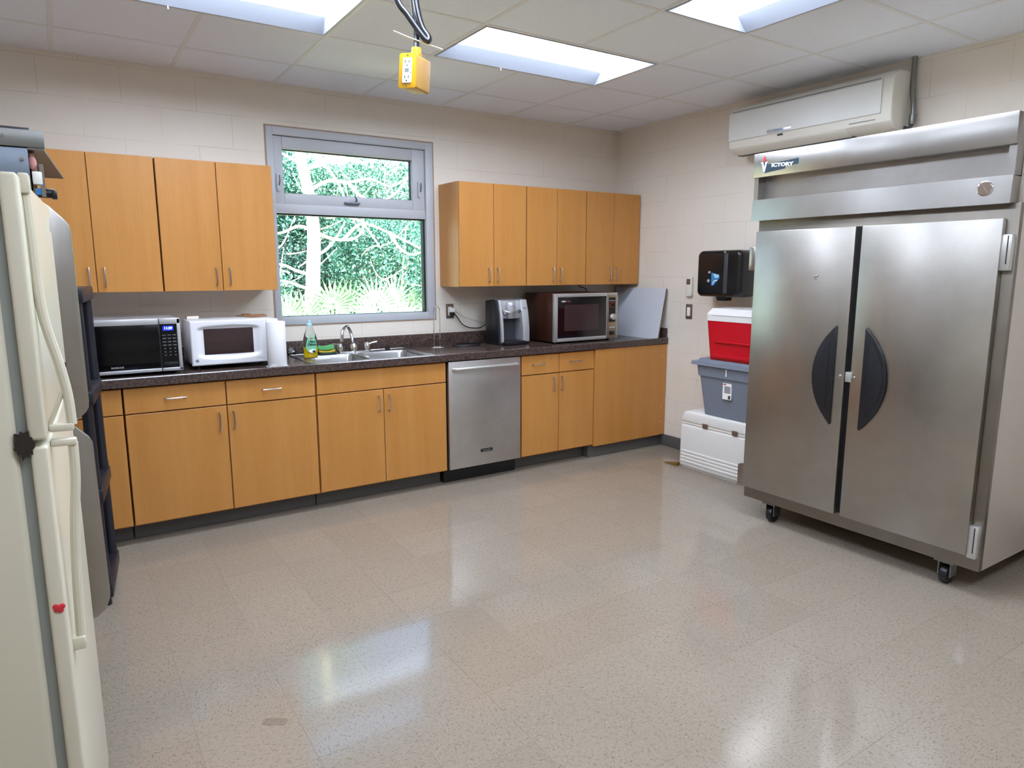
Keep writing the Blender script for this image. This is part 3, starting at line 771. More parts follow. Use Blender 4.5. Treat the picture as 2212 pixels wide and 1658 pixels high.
# paper towel roll
t = thing('paper_towel_roll', 'white paper towel roll standing on the counter in front of the white microwave', 'paper towels', (-3.235, -.615, CT))
mb('paper').lathe([(.02, .27), (.02, .0), (.054, .0), (.056, .004), (.056, .266), (.054, .27), (.02, .27)], (-3.235, -.615, CT + .008), 40, cap=False).build('roll', t)
mb('cardboard').lathe([(.019, .001), (.021, .001), (.021, .268), (.019, .268), (.019, .001)], (-3.235, -.615, CT + .008), 24, cap=False).build('core', t)
mb('white').box(-3.292, -3.175, -.672, -.56, CT, CT + .008, .003).build('base', t)

# sink strainer leaning by the wall
t = thing('sink_strainer', 'small steel sink strainer with black rim, between towel roll and soap bottle', 'strainer', (-2.99, -.062, CT))
mt = Matrix.Translation((-2.99, -.062, CT + .035)) @ Matrix.Rotation(1.05, 4, 'Y')
b = MB().use('sink'); b.lathe([(.008, -.03), (.022, -.026), (.032, 0), (.036, .002)], (0, 0, 0), 24, cap=False); b.bm.transform(mt); b.build('bowl', t)
b = MB().use('black'); b.lathe([(.034, .0), (.042, .0), (.042, .005), (.034, .005), (.034, .0)], (0, 0, 0), 24, cap=False); b.bm.transform(mt); b.build('rim', t)
mb('black').box(-3.0, -2.96, -.08, -.05, CT, CT + .006, .002).build('stopper', t)

# dish soap
bx, by = -2.945, -.33
t = thing('soap_bottle', 'clear dish soap bottle with green label and yellow soap beside the sink', 'soap bottle', (bx, by, z1))
prof = [(.040, 0), (.046, .006), (.047, .05), (.050, .09), (.047, .12), (.038, .155), (.028, .18), (.023, .20), (.019, .212), (.012, .216)]
mb('clear').lathe(prof, (bx, by, z1), 32, sc=(1, .62)).build('bottle_body', t)
mb('liquid').lathe([(.036, .004), (.0425, .008), (.0435, .05), (.0455, .072)], (bx, by, z1), 32, sc=(1, .58)).build('soap', t)
c_ = mb('capblue').lathe([(.017, .212), (.017, .226), (.010, .23), (.009, .246), (.005, .25)], (bx, by, z1), 20).build('cap', t)
# label hugs the front of the bottle
def front_y(dx, zz):
    for (r0, h0), (r1, h1) in zip(prof, prof[1:]):
        if h0 <= zz <= h1: r = r0 + (r1 - r0) * (zz - h0) / (h1 - h0 + 1e-9); break
    else: r = .04
    return by - .62 * math.sqrt(max(r * r - dx * dx, 1e-6)) - .0012
def sticker(cx, cz, hw, hh, m, nm, par, n=10, egg=.25, off=0.):
    V, F = [], []
    for i in range(n + 1):
        for j in range(n + 1):
            v = -1 + 2 * j / n; wv = math.sqrt(max(1 - v * v, .002)) * (1 - egg * v)
            dx = cx + hw * wv * (-1 + 2 * i / n); zz = cz + hh * v
            V.append((bx + dx, front_y(dx, zz) - off, z1 + zz))
    for i in range(n):
        for j in range(n): k = i * (n + 1) + j; F.append((k, k + n + 1, k + n + 2, k + 1))
    return mb(m).raw(V, F).build(nm, par)
lb = sticker(0, .096, .0345, .06, 'labelgreen', 'label_sticker', t)
sticker(.004, .05, .024, .012, 'logoV', 'label_swoosh', lb, egg=0, off=.0006); sticker(.014, .046, .012, .008, 'dgreen', 'label_patch', lb, egg=0, off=.001)
sticker(.0, .132, .014, .004, 'inkred', 'label_badge', lb, egg=0, off=.0008)
text('lettering', 'Ultra', .023, (bx + .002, by - .0335, z1 + .112), 'back', 'ink', lb, bold=.0006)
text('lettering', 'Deluxe', .0195, (bx + .001, by - .034, z1 + .093), 'back', 'ink', lb, bold=.0006)

# sponge in holder
t = thing('sponge', 'green and yellow sponge on the sink deck right of the soap bottle', 'sponge', (-2.80, -.2, z1))
def slab(m, x0, x1, y0, y1, z, th, sag, nm):
    V, F = [], []; n = 12
    for s_ in (0, 1):
        for i in range(n + 1):
            u = i / n; x = x0 + (x1 - x0) * u; zz = z + s_ * th + sag * (2 * u - 1) ** 2 + .0012 * math.sin(9 * u)
            V += [(x, y0, zz), (x, y1, zz)]
    o_ = 2 * (n + 1)
    for i in range(n):
        a = 2 * i
        F += [(a, a + 1, a + 3, a + 2), (o_ + a, o_ + a + 2, o_ + a + 3, o_ + a + 1), (a, a + 2, o_ + a + 2, o_ + a), (a + 1, o_ + a + 1, o_ + a + 3, a + 3)]
    F += [(0, o_, o_ + 1, 1), (2 * n, 2 * n + 1, o_ + 2 * n + 1, o_ + 2 * n)]
    return mb(m).raw(V, F).build(nm, t, smooth=False)
slab('green', -2.862, -2.752, -.235, -.165, .972, .022, .006, 'scouring_pad')
slab('yellowsp', -2.856, -2.746, -.235, -.165, .952, .013, .006, 'sponge_pad')
mb('dgreen').box(-2.858, -2.735, -.245, -.155, z1, .954, .008).build('holder_tray', t)
tag(mb('white').box(-2.955, -2.855, -.46, -.43, z1 + .0, z1 + .012, .004, mtx=None).build('dish_scraper'), 'small white scraper lying on the left rim of the sink', 'scraper')

# wire paper towel holder
t = thing('paper_towel_holder', 'empty wire paper towel holder with glass base, between sink and outlet', 'towel holder', (-1.94, -.2, CT))
mb('chrome').tube([(-1.968, -.2, CT + .012), (-1.968, -.2, CT + .15), (-1.968, -.2, CT + .275), (-1.96, -.2, CT + .302), (-1.943, -.2, CT + .312), (-1.926, -.2, CT + .302), (-1.918, -.2, CT + .275), (-1.918, -.2, CT + .15), (-1.918, -.2, CT + .012)], .0033, 8, sm=3).build('wire_loop', t)
b = mb('chrome'); b.lathe([(.006, .004), (.07, .002), (.07, .006), (.03, .012), (.006, .014)], (-1.943, -.2, CT), 32); b.build('base', t)

# outlet on the back wall with plugs
t = thing('wall_outlet', 'brown metal wall outlet with plugs, right of the window', 'outlet', (-1.726, 0, 1.19))
mb('brown').box(-1.759, -1.693, -.006, 0, 1.132, 1.247, .002).build('plate', t)
mb('outletwhite').box(-1.743, -1.709, -.010, -.004, 1.155, 1.224, .003).build('receptacle', t)
t = thing('power_cord', 'thick black power cord with plug hanging from the outlet to the coffee maker', 'cord', (-1.71, -.02, 1.17))
mb('black').box(-1.735, -1.700, -.045, -.010, 1.158, 1.180, .005).build('plug', t)
mb('black').tube([(-1.705, -.04, 1.168), (-1.68, -.035, 1.145), (-1.63, -.03, 1.085), (-1.57, -.03, 1.055), (-1.50, -.03, 1.047), (-1.46, -.03, 1.05), (-1.42, -.06, 1.075), (-1.40, -.12, 1.08), (-1.38, -.15, 1.08)], .0042, 8).build('cable', t)
t = thing('adapter_cord', 'thin grey cord with white plug, above the black cord at the outlet', 'cord', (-1.71, -.02, 1.2))
mb('outletwhite').box(-1.738, -1.702, -.05, -.010, 1.183, 1.216, .005).build('plug', t)
mb('textgrey').tube([(-1.70, -.04, 1.20), (-1.68, -.035, 1.182), (-1.62, -.03, 1.145), (-1.55, -.03, 1.12), (-1.45, -.03, 1.09), (-1.40, -.08, 1.075), (-1.385, -.135, 1.07)], .002, 6).build('cable', t)
b = mb('black')
for k, (rx, ry, dz) in enumerate(((.105, .075, .004), (.098, .07, .011), (.11, .066, .008))):
    b.tube([(-1.70 + .01 * k + rx * math.cos(a * PI / 6), -.20 + ry * math.sin(a * PI / 6), CT + dz + .001) for a in range(12)], .0038, 7, closed=True, sm=3)
b.tube([(-1.60, -.17, CT + .005), (-1.54, -.12, CT + .006), (-1.48, -.11, CT + .006)], .0038, 7)
tag(b.build('coiled_cord'), 'coiled black cord lying on the counter left of the coffee maker', 'cord')

# coffee maker
t = thing('coffee_maker', 'black and silver single-cup coffee maker on the counter', 'coffee maker', (-1.335, -.25, CT))
kx0, kx1 = -1.475, -1.197
side = [(-.13, .934), (-.345, .934), (-.355, .945), (-.352, 1.06), (-.335, 1.18), (-.305, 1.277), (-.25, 1.283), (-.13, 1.272)]
def kprism(m, x0, x1, pts, nm, par, b_=.004): return mb(m).prism(pts, 'x', x0, x1, b_).build(nm, par)
# housing: back block, side cheeks, top
b = mb('black').prism([(-.13, .934), (-.235, .934), (-.235, 1.283), (-.13, 1.272)], 'x', kx0, kx1, .006)
b.box(kx0, kx1, -.345, -.2, .931, .952, .006).prism([(-.235, .945), (-.33, .945), (-.318, 1.15), (-.29, 1.279), (-.235, 1.283)], 'x', kx0, kx0 + .02, .003)
b.build('housing', t)
mb('silver').prism([(-.236, .952), (-.352, .952), (-.350, 1.06), (-.334, 1.18), (-.304, 1.279), (-.236, 1.283)], 'x', kx0 + .018, kx0 + .038, .003).build('side_panel', t)
pnl = mb('silver').prism([(-.236, .952), (-.354, .952), (-.352, 1.06), (-.335, 1.18), (-.305, 1.279), (-.236, 1.283)], 'x', kx1 - .063, kx1, .004).build('side_panel', t)
mb('textgrey').box(kx1 - .045, kx1 - .018, -.331, -.318, 1.208, 1.222, .001).build('display', pnl)
mb('silver').prism([(-.236, 1.135), (-.30, 1.135), (-.305, 1.15), (-.285, 1.272), (-.236, 1.281)], 'x', kx0 + .036, kx1 - .062, .003).build('brew_cover', t)
b = mb('silver').lathe([(.030, 1.135), (.036, 1.15), (.040, 1.19), (.043, 1.235), (.036, 1.262)], (-1.352, -.305, 0), 28); hd = b.build('brew_head', t)
text('lettering', 'KEURIG', .0105, (-1.352, -.3495, 1.232), 'back', 'textgrey', hd, ext=.0006)
b = mb('nickel').tube([(-1.42, -.325, 1.20), (-1.40, -.352, 1.188), (-1.352, -.362, 1.183), (-1.305, -.352, 1.188), (-1.28, -.325, 1.20)], .006, 8)
b.use('darkgrey').tube([(-1.432, -.31, 1.212), (-1.435, -.33, 1.19), (-1.425, -.335, 1.165), (-1.405, -.338, 1.168), (-1.395, -.345, 1.183)], .004, 8).sph((-1.282, -.33, 1.19), .014); b.build('lift_handle', t)
mb('darkgrey').box(kx0 + .036, kx1 - .062, -.243, -.236, .955, 1.137).build('cup_bay', t)
mb('black').box(kx0 + .03, kx1 - .055, -.39, -.24, .933, .962, .006).build('drip_tray', t)

# dark old microwave
t = thing('microwave', 'large old dark-cased microwave with knobs, right of the coffee maker', 'microwave', (-.73, -.3, CT))
X0, X1, Y0, Y1, Z0, Z1 = -1.060, -.405, -.5, -.08, .942, 1.326
mb('darkbrown').box(X0 + .003, X1 - .003, Y0 + .03, Y1, Z0, Z1, .004).build('body', t)
XD = -.518
d = ring(mb('steelgray'), X0, XD, Z0 + .002, Z1 - .001, X0 + .032, XD - .006, Z0 + .03, Z1 - .028, Y0, Y0 + .03, .003)
d.use('blackgloss').box(X0 + .03, XD - .004, Y0 + .006, Y0 + .03, Z0 + .028, Z1 - .026)
d = d.build('door', t)
mb('brownglass').box(X0 + .1, XD - .09, Y0 + .0045, Y0 + .007, Z0 + .085, Z1 - .09).build('window_panel', d)
mb('silver').box(X0 + .072, X0 + .112, Y0 + .003, Y0 + .0065, Z1 - .068, Z1 - .056, .001).build('badge', d)
mb('dimred').box(X0 + .12, X0 + .16, Y0 + .0045, Y0 + .0065, Z1 - .065, Z1 - .058).build('badge', d)
p_ = mb('champagne').box(XD + .002, X1, Y0, Y0 + .03, Z0 + .004, Z1 - .001, .003)
p_.use('steelgray').box(XD + .002, X1, Y0 - .001, Y0 + .02, Z1 - .02, Z1 - .002, .002).box(X1 - .012, X1, Y0 - .001, Y0 + .02, Z0 + .01, Z1 - .004, .002)
p_ = p_.build('control_panel', t)
xc = (XD + X1) / 2 - .003
mb('black').box(xc - .035, xc + .033, Y0 - .002, Y0 + .002, Z0 + .14, Z1 - .04).build('dial_face', p_)
mb('silver').box(xc - .033, xc + .03, Y0 - .003, Y0, Z1 - .068, Z1 - .064).build('dial_line', p_)
k_ = mb('dimred').lathe([(.026, 0), (.026, .002)], (xc, Y0 - .004, Z1 - .10), 24, 'y').build('dial_ring', p_)
mb('black').lathe([(.017, 0), (.015, -.018)], (xc, Y0 - .004, Z1 - .10), 20, 'y').build('knob', p_)
k_ = mb('steelgray').lathe([(.028, 0), (.027, -.02), (.022, -.024)], (xc, Y0 - .002, Z1 - .20), 28, 'y').build('knob', p_)
mb('white').box(xc - .026, xc, Y0 - .029, Y0 - .026, Z1 - .202, Z1 - .196).build('pointer', k_)
mb('silver').box(xc - .025, xc + .025, Y0 - .008, Y0, Z0 + .088, Z0 + .10, .002).build('slide_switch', p_)
mb('black').box(xc - .028, xc + .026, Y0 - .004, Y0, Z0 + .035, Z0 + .065, .002).build('start_button', p_)
for x in (X0 + .05, X1 - .05):
    for y in (Y0 + .06, Y1 - .05): mb('black').cyl((x, y, CT), (x, y, Z0 + .002), .014, n=12).build('foot', t)
mb('black').tube([(-.45, -.16, 1.31), (-.43, -.10, 1.35), (-.43, -.02, 1.365), (-.43, -.012, 1.38)], .004, 7).build('power_cable', t)

# white board leaning on the right wall
t = thing('white_board', 'white laminate board leaning against the wall in the counter corner', 'board', (-.07, -.39, CT))
b0, b1 = Vector((-.118, 0, CT + .001)), Vector((-.036, 0, 1.357)); nrm = Vector((b1.z - b0.z, 0, -(b1.x - b0.x))).normalized()
def slabz(m, off, th, y0, y1, nm):
    A = [b0 + nrm * off, b1 + nrm * off, b1 + nrm * (off + th), b0 + nrm * (off + th)]
    return mb(m).prism([(p.x, p.z) for p in A], 'y', y0, y1, 0).build(nm, t, smooth=False)
slabz('board', 0, .004, -.685, -.06, 'face_sheet'); slabz('boardedge', .004, .013, -.684, -.061, 'core')

# ================================================================== RIGHT WALL
# towel dispenser
t = thing('towel_dispenser', 'black paper towel dispenser on the right wall above the red cooler', 'dispenser', (0, -1.38, 1.47))
b = mb('blacksatin').prism(rrect(-1.59, -1.18, 1.312, 1.652, .045, 6), 'x', -.225, -.03, .03, 4); bd = b.build('cover', t)
mb('black').box(-.05, -.001, -1.585, -1.19, 1.33, 1.64, .01).build('back_case', t)
mb('black').prism([(-1.43, 1.32), (-1.34, 1.32), (-1.36, 1.283), (-1.42, 1.283)], 'x', -.19, -.10, .005).build('pull_chute', t)
mb('darkgrey').box(-.2275, -.222, -1.475, -1.44, 1.34, 1.63, .002).build('sight_strip', t)
mb('silver').box(-.229, -.224, -1.318, -1.298, 1.485, 1.50, .001).build('logo_mark', t)
mb('silver').cyl((-.224, -1.302, 1.43), (-.228, -1.302, 1.43), .012, n=18).build('lock', t)
s_ = mb('bluesticker').prism([(-1.328, 1.49), (-1.40, 1.475), (-1.405, 1.45), (-1.35, 1.395), (-1.33, 1.395)], 'x', -.2275, -.2245).use('lightblue').prism([(-1.345, 1.482), (-1.40, 1.473), (-1.398, 1.455), (-1.365, 1.45)], 'x', -.2285, -.2272)
s_.use('logoV').tube([(-.2282, -1.345, 1.405), (-.2282, -1.355, 1.425), (-.2282, -1.385, 1.435)], .004, 6); s_.build('sticker', t)
mb('screw').box(-.2285, -.223, -1.455, -1.435, 1.632, 1.642, .001).build('label_plate', t)
# remote holder and switch
t = thing('wall_mounted_remote', 'beige air conditioner remote in a holder on the right wall', 'remote', (0, -.925, 1.375))
mb('offwhite').box(-.03, -.001, -.955, -.895, 1.298, 1.452, .006).build('body', t)
mb('brown').box(-.0315, -.028, -.945, -.905, 1.393, 1.438, .001).build('screen', t)
t = thing('light_switch', 'dark metal light switch plate with white rocker, below the remote', 'switch', (0, -.915, 1.173))
mb('brown').box(-.006, 0, -.952, -.886, 1.113, 1.234, .002).build('plate', t)
mb('outletwhite').box(-.011, -.004, -.936, -.902, 1.138, 1.209, .002).build('rocker', t)
for z in (1.125, 1.222): mb('champagne').cyl((-.006, -.919, z), (-.008, -.919, z), .004, n=10).build('screw', t)

# coolers and tote
t = thing('cooler', 'large white ice chest on the floor, at the bottom of the stack', 'cooler', (-.2, -1.65, 0))
b = mb('coolerwhite').prism(rrect(-2.10, -1.225, .012, .352, .03), 'x', -.385, -.045, .02, 3)
b.box(-.37, -.06, -2.08, -1.25, 0, .03, .004)
for k in range(4): b.box(-.391, -.37, -2.08, -1.245, .05 + .026 * k, .068 + .026 * k, .006)
b.build('tub', t)
mb('offwhite').box(-.383, -.05, -2.095, -1.235, .350, .366, .003).build('seal', t)
b = mb('coolerwhite').prism([(-2.095, .364), (-1.232, .364), (-1.232, .40), (-1.262, .445), (-1.30, .452), (-2.03, .452), (-2.07, .445), (-2.095, .40)], 'x', -.388, -.045, .018, 3); b.build('lid', t)
for y in (-1.475, -1.745): mb('brown').box(-.395, -.38, y - .022, y + .022, .350, .384, .002).build('latch', t)
t = thing('storage_tote', 'grey plastic storage tote with lid, in the middle of the cooler stack', 'tote', (-.2, -1.65, .452))
def frustum(m, nm, par, r0, r1, z0, z1_, rr=.04, bm_=None):
    P0, P1 = rrect(*r0, rr), rrect(*r1, rr); n = len(P0)
    V = [(a, b_, z0) for a, b_ in P0] + [(a, b_, z1_) for a, b_ in P1]
    F = [(q, (q + 1) % n, n + (q + 1) % n, n + q) for q in range(n)] + [tuple(range(n))[::-1], tuple(range(n, 2 * n))]
    b_ = bm_ or mb(m)
    b_.use(m).raw(V, F); return b_
b = frustum('tote', '', None, (-.37, -.055, -2.0, -1.43), (-.40, -.03, -2.03, -1.395), .454, .745)
frustum('tote', '', None, (-.41, -.025, -2.04, -1.385), (-.415, -.02, -2.05, -1.375), .745, .828, bm_=b)
b.build('tub', t)
b = frustum('tote', '', None, (-.435, -.004, -2.07, -1.33), (-.43, -.006, -2.06, -1.335), .825, .848); frustum('tote', '', None, (-.405, -.02, -2.03, -1.37), (-.395, -.03, -2.02, -1.38), .848, .868, bm_=b)
b.build('lid', t)
s_ = mb('logoV').box(-.4015, -.392, -1.705, -1.63, .60, .715).build('label_sticker', t)
mb('textgrey').box(-.4025, -.40, -1.698, -1.645, .645, .695).build('printed_picture', s_); mb('darkgrey').box(-.4025, -.40, -1.70, -1.68, .604, .63).build('barcode', s_); mb('inkred').box(-.4025, -.40, -1.66, -1.634, .703, .711).build('printed_strip', s_)
mb('logoV').box(-.4165, -.412, -1.668, -1.66, .765, .815).build('scuff', t)
t = thing('cooler', 'red cooler with white lid, on top of the grey tote', 'cooler', (-.2, -1.68, .868))
b = frustum('red', '', None, (-.375, -.05, -1.945, -1.465), (-.395, -.04, -1.965, -1.442), .87, 1.15, .03)
b.box(-.399, -.38, -1.95, -1.53, .995, 1.012, .006); b.box(-.392, -.37, -1.93, -1.50, .885, .915, .006); b.build('tub', t)
b = frustum('coolerwhite', '', None, (-.398, -.038, -1.968, -1.438), (-.40, -.036, -1.97, -1.436), 1.15, 1.195, .03)
frustum('coolerwhite', '', None, (-.40, -.036, -1.97, -1.436), (-.37, -.06, -1.945, -1.46), 1.195, 1.238, .03, bm_=b)
b.use('textgrey').box(-.4012, -.39, -1.95, -1.50, 1.188, 1.191); b.build('lid', t)
o = mb('wedge').prism([(-1.075, .0), (-1.215, .0), (-1.215, .028), (-1.20, .03)], 'x', -.40, -.36, .002).build('door_wedge')
tag(o, 'small brown wooden door wedge on the floor beside the white ice chest', 'door wedge')

# air conditioner
t = thing('air_conditioner', 'white wall-mounted air conditioner above the steel refrigerator', 'air conditioner', (0, -2.0, 2.33))
ya, yb = -2.575, -1.415
prof = [(-.002, 2.335), (-.11, 2.318), (-.165, 2.325), (-.205, 2.36), (-.215, 2.41), (-.215, 2.585), (-.20, 2.615), (-.15, 2.645), (-.002, 2.655)]
mb('offwhite').prism(prof, 'y', ya, yb, .012, 3).build('case', t)
mb('gelled').prism([(-.214, 2.405), (-.226, 2.408), (-.226, 2.588), (-.214, 2.60)], 'y', -2.515, yb - .01, .003).build('front_panel', t)
b = mb('textgrey')
b.box(-.222, -.205, -2.50, yb - .03, 2.598, 2.602); b.build('intake_slot', t)
fl = mb('offwhite').prism([(-.118, 2.312), (-.168, 2.318), (-.205, 2.352), (-.200, 2.356), (-.165, 2.324), (-.118, 2.318)], 'y', -2.30, -1.47, .001).build('louver_flap', t)
mb('darkgrey').box(-.14, -.10, -2.31, -1.45, 2.312, 2.318).build('outlet_slot', t)
mb('silver').box(-.2275, -.225, -1.93, -1.745, 2.412, 2.435, .001).build('label_strip', t)
text('lettering', 'SAMSUNG', .016, (-.2279, -1.838, 2.423), 'right', 'bluesticker', t, ext=.0003)
mb('darkgrey').box(-.2155, -.208, -1.86, -1.82, 2.388, 2.40).build('badge', t)
mb('textgrey').box(-.212, -.20, -2.48, -2.32, 2.376, 2.381).build('indicator_print', t)
t = thing('electrical_conduit', 'bent steel conduit running from ceiling to the air conditioner end', 'conduit', (-.03, -2.6, 2.4))
mb('conduit').tube([(-.03, -2.585, H), (-.03, -2.585, 2.60), (-.035, -2.59, 2.54), (-.05, -2.61, 2.45), (-.055, -2.615, 2.37)], .014, 14).build('pipe', t)
mb('conduit').cyl((-.055, -2.615, 2.40), (-.055, -2.615, 2.345), .02, n=18, b=.002).build('connector', t)
mb('darkgrey').tube([(-.055, -2.615, 2.35), (-.06, -2.60, 2.325), (-.06, -2.57, 2.335)], .010, 10).build('elbow', t)

# ------------------------------------------------------------------ steel refrigerator
t = thing('steel_refrigerator', 'tall two-door stainless steel commercial refrigerator on casters', 'refrigerator', (-.43, -2.85, 0))
by0, by1 = -3.517, -2.19
mb('frontsteel').box(-.832, -.80, by0, by1, .118, 1.795, .003).build('front_frame', t)
b = mb('alum').box(-.801, -.03, by0, by1, .118, 1.795, .002).box(-.80, -.03, by0, by1, 1.79, 2.15, .003)
b.build('body', t)
h = mb('steel').box(-.885, -.80, -3.492, -2.172, 2.032, 2.165, .003)
h.box(-.805, -.795, -3.492, -2.172, 1.90, 2.04); hp = h.build('top_panel', t)
h = mb('steel').prism([(-.80, 1.795), (-.885, 1.79), (-.878, 1.908), (-.80, 1.912)], 'y', -3.492, -2.172, .002); lp = h.build('control_panel', t)
mb('steel').box(-.87, -.80, -2.20, -2.172, 1.905, 2.035).build('end_post', t)
mb('steel').box(-.87, -.80, -3.492, -3.462, 1.905, 2.035).build('end_post', t)
mb('black').box(-.842, -.825, -2.852, -2.802, .2, 1.73).build('mullion_gasket', t)
def crescent(y_flat, s, zc, hh, wd, n=14):
    R_ = (hh * hh + wd * wd) / (2 * wd); A_ = math.asin(min(1, hh / R_)); P = []
    for k in range(n + 1):
        a = -A_ + 2 * A_ * k / n
        P.append((y_flat + s * (R_ * math.cos(a) - (R_ - wd)), zc + R_ * math.sin(a)))
    P[0] = (y_flat + s * .006, P[0][1]); P[-1] = (y_flat + s * .006, P[-1][1])
    return [(y_flat, zc - hh + .006)] + P + [(y_flat, zc + hh - .006)]
for (y0, y1, s, yf) in ((-2.812, -2.208, 1, -2.757), (-3.472, -2.846, -1, -2.911)):
    d = mb('steelv').box(-.875, -.838, y0, y1, .196, 1.729, .003).build('door', t)
    mb('darkgrey').box(-.838, -.829, y0 + .01, y1 - .01, .205, 1.72).build('gasket', d)
    hd = mb('black').prism(crescent(yf, s, .953, .268, .128), 'x', -.888, -.874, .006, 3).build('handle', d)
    mb('pocket').prism(crescent(yf + s * .034, s, .953, .19, .075), 'x', -.8895, -.887, .001).build('grip_pocket', hd)
    mb('screw').lathe([(.008, 0), (.006, -.004), (.001, -.005)], (-.875, (-2.789 if s > 0 else -2.866), .955), 16, 'x').build('lock_screw', d)
mb('steelgray').box(-.886, -.872, -2.856, -2.826, .93, .982, .002).box(-.886, -.84, -2.832, -2.824, .93, .982, .001).build('hasp', t)
for z in (1.583, .263):
    hg = mb('steelgray').box(-.868, -.826, -3.511, -3.468, z - .078, z + .078, .006).use('black').box(-.8695, -.86, -3.498, -3.494, z - .05, z + .072); hg.build('hinge', t)
    mb('steel').box(-.868, -.826, -2.206, -2.160, z - .075, z + .06, .005).build('hinge', t)
tg = mb('chrome').lathe([(.032, 0), (.032, -.004), (.028, -.006)], (-.881, -3.391, 1.858), 28, 'x').build('thermometer', lp)
b = mb('brown').lathe([(.0275, 0), (.0275, -.001)], (-.887, -3.391, 1.858), 28, 'x'); b.build('dial_face', tg)
mb('screw').tube([(-.8895, -3.405, 1.838), (-.8895, -3.378, 1.878)], .0022, 6, sm=0).build('needle', tg)
# nameplate with torch V
bg = mb('navyink').prism([(-2.222, 2.115), (-2.225, 2.105), (-2.242, 2.055), (-2.252, 2.052), (-2.38, 2.063), (-2.38, 2.075), (-2.462, 2.078), (-2.462, 2.109), (-2.27, 2.098), (-2.266, 2.112)], 'x', -.8868, -.885).build('name_plate', hp)
mb('logoV').prism([(-2.224, 2.114), (-2.224, 2.108), (-2.228, 2.107), (-2.243, 2.057), (-2.250, 2.057), (-2.263, 2.106), (-2.268, 2.107), (-2.268, 2.112), (-2.250, 2.112), (-2.250, 2.107), (-2.2525, 2.106), (-2.2465, 2.08), (-2.240, 2.108), (-2.237, 2.109), (-2.237, 2.114)], 'x', -.8878, -.8866).build('torch_letter', bg)
mb('inkred').prism([(-2.240, 2.114), (-2.236, 2.124), (-2.244, 2.146), (-2.25, 2.135), (-2.253, 2.124), (-2.249, 2.114)], 'x', -.8878, -.885).build('torch_flame', bg)
sl = Matrix(((0, 0, -1, 0), (-1, 0, 0, 0), (-.055, 1, 0, 0), (0, 0, 0, 1)))
text('lettering', 'ICTORY', .0265, (-.8876, -2.363, 2.0855), sl, 'logoV', bg, bold=.0011, sx=1.45)
for x, y in ((-.79, -2.375), (-.79, -3.365), (-.11, -2.375), (-.11, -3.365)):
    c_ = mb('conduit').box(x - .045, x + .045, y - .045, y + .045, .112, .119).box(x - .03, x + .03, y - .03, y - .024, .04, .112).box(x - .03, x + .03, y + .024, y + .03, .04, .112).build('caster', t)
    mb('black').cyl((x + .0, y - .018, .046), (x + .0, y + .018, .046), .046, n=24, b=.006).build('wheel', c_)
mb('brown').tube([(-.8755, -2.61, 1.462), (-.8755, -2.60, 1.475), (-.8755, -2.622, 1.478)], .004, 6).build('door_mark', t)

# ================================================================== LEFT SIDE
# almond fridge
t = thing('almond_refrigerator', 'old almond top-freezer refrigerator at the left edge of the photo', 'refrigerator', (-4.341, -3.395, 0), (0, 0, math.radians(-2.95)))
L = dict(local=True)
mb('cream').box(-.72, -.044, .004, .738, .03, 1.665, .012, 3).build('body', t, **L)
mb('creamgasket').box(-.045, -.026, .014, .728, .06, 1.655).build('door_gasket', t, **L)
fz = mb('cream').box(-.027, 0, 0, .742, 1.212, 1.675, .006, 3).build('freezer_door', t, **L)
fd = mb('cream').box(-.027, 0, 0, .742, .075, 1.200, .006, 3).build('fridge_door', t, **L)
mb('darkgrey').box(-.70, -.06, .02, .72, .0, .07).build('base_grille', t, **L)
h = mb('cream').tube([(.004, .062, 1.66), (.006, .062, 1.58), (.007, .062, 1.49), (.012, .062, 1.42), (.027, .062, 1.34), (.035, .062, 1.28), (.037, .062, 1.225)], .0085, 10)
h.box(-.004, .013, .048, .076, 1.645, 1.68, .004).box(0, .04, .05, .074, 1.214, 1.228, .004).tube([(.0, .062, 1.222), (.026, .062, 1.285)], .004, 8, sm=0); h.build('handle', fz, **L)
h = mb('cream').tube([(.035, .062, 1.19), (.033, .062, 1.12), (.024, .062, 1.03), (.018, .062, .93), (.014, .062, .80)], .0085, 10)
h.box(0, .042, .05, .074, 1.186, 1.199, .004).box(-.002, .022, .05, .075, .775, .802, .004); h.build('handle', fd, **L)
rr_ = [.95, .78, .86, .7, .98, .8, .72, .9, .76, 1.06, .74, .86, .72, .97, .8, .88, .7, 1.1, .78, .84, .72, .94, .76, .88]
b = mb('rust').prism([(-.034 + .0175 * rr_[k] * math.cos(k * PI / 12), 1.207 + .028 * rr_[k] * math.sin(k * PI / 12)) for k in range(24)], 'y', -.0015, .006); b.build('rust_patch', t, **L)
mb('silver').lathe([(.012, 0), (.012, .002)], (.0, .69, 1.625), 18, 'x', sc=(.6, 1.4)).build('emblem', fz, **L)
mb('black').lathe([(.007, 0), (.007, .003)], (.0, .70, 1.265), 16, 'x').build('keyhole', fz, **L)
o = mb('inkred')
for dx, dz, r in ((0, 0, .0065), (.005, .002, .0055), (-.005, .003, .0055), (.002, -.005, .0055), (-.004, -.003, .005)): o.sph((-.011 + dx, -.001, .893 + dz), r, (1, .4, 1), 10)
o.bm.transform(RM[t]); o = o.build('flower_magnet'); tag(o, 'small red flower magnet on the side edge of the almond fridge door', 'magnet')

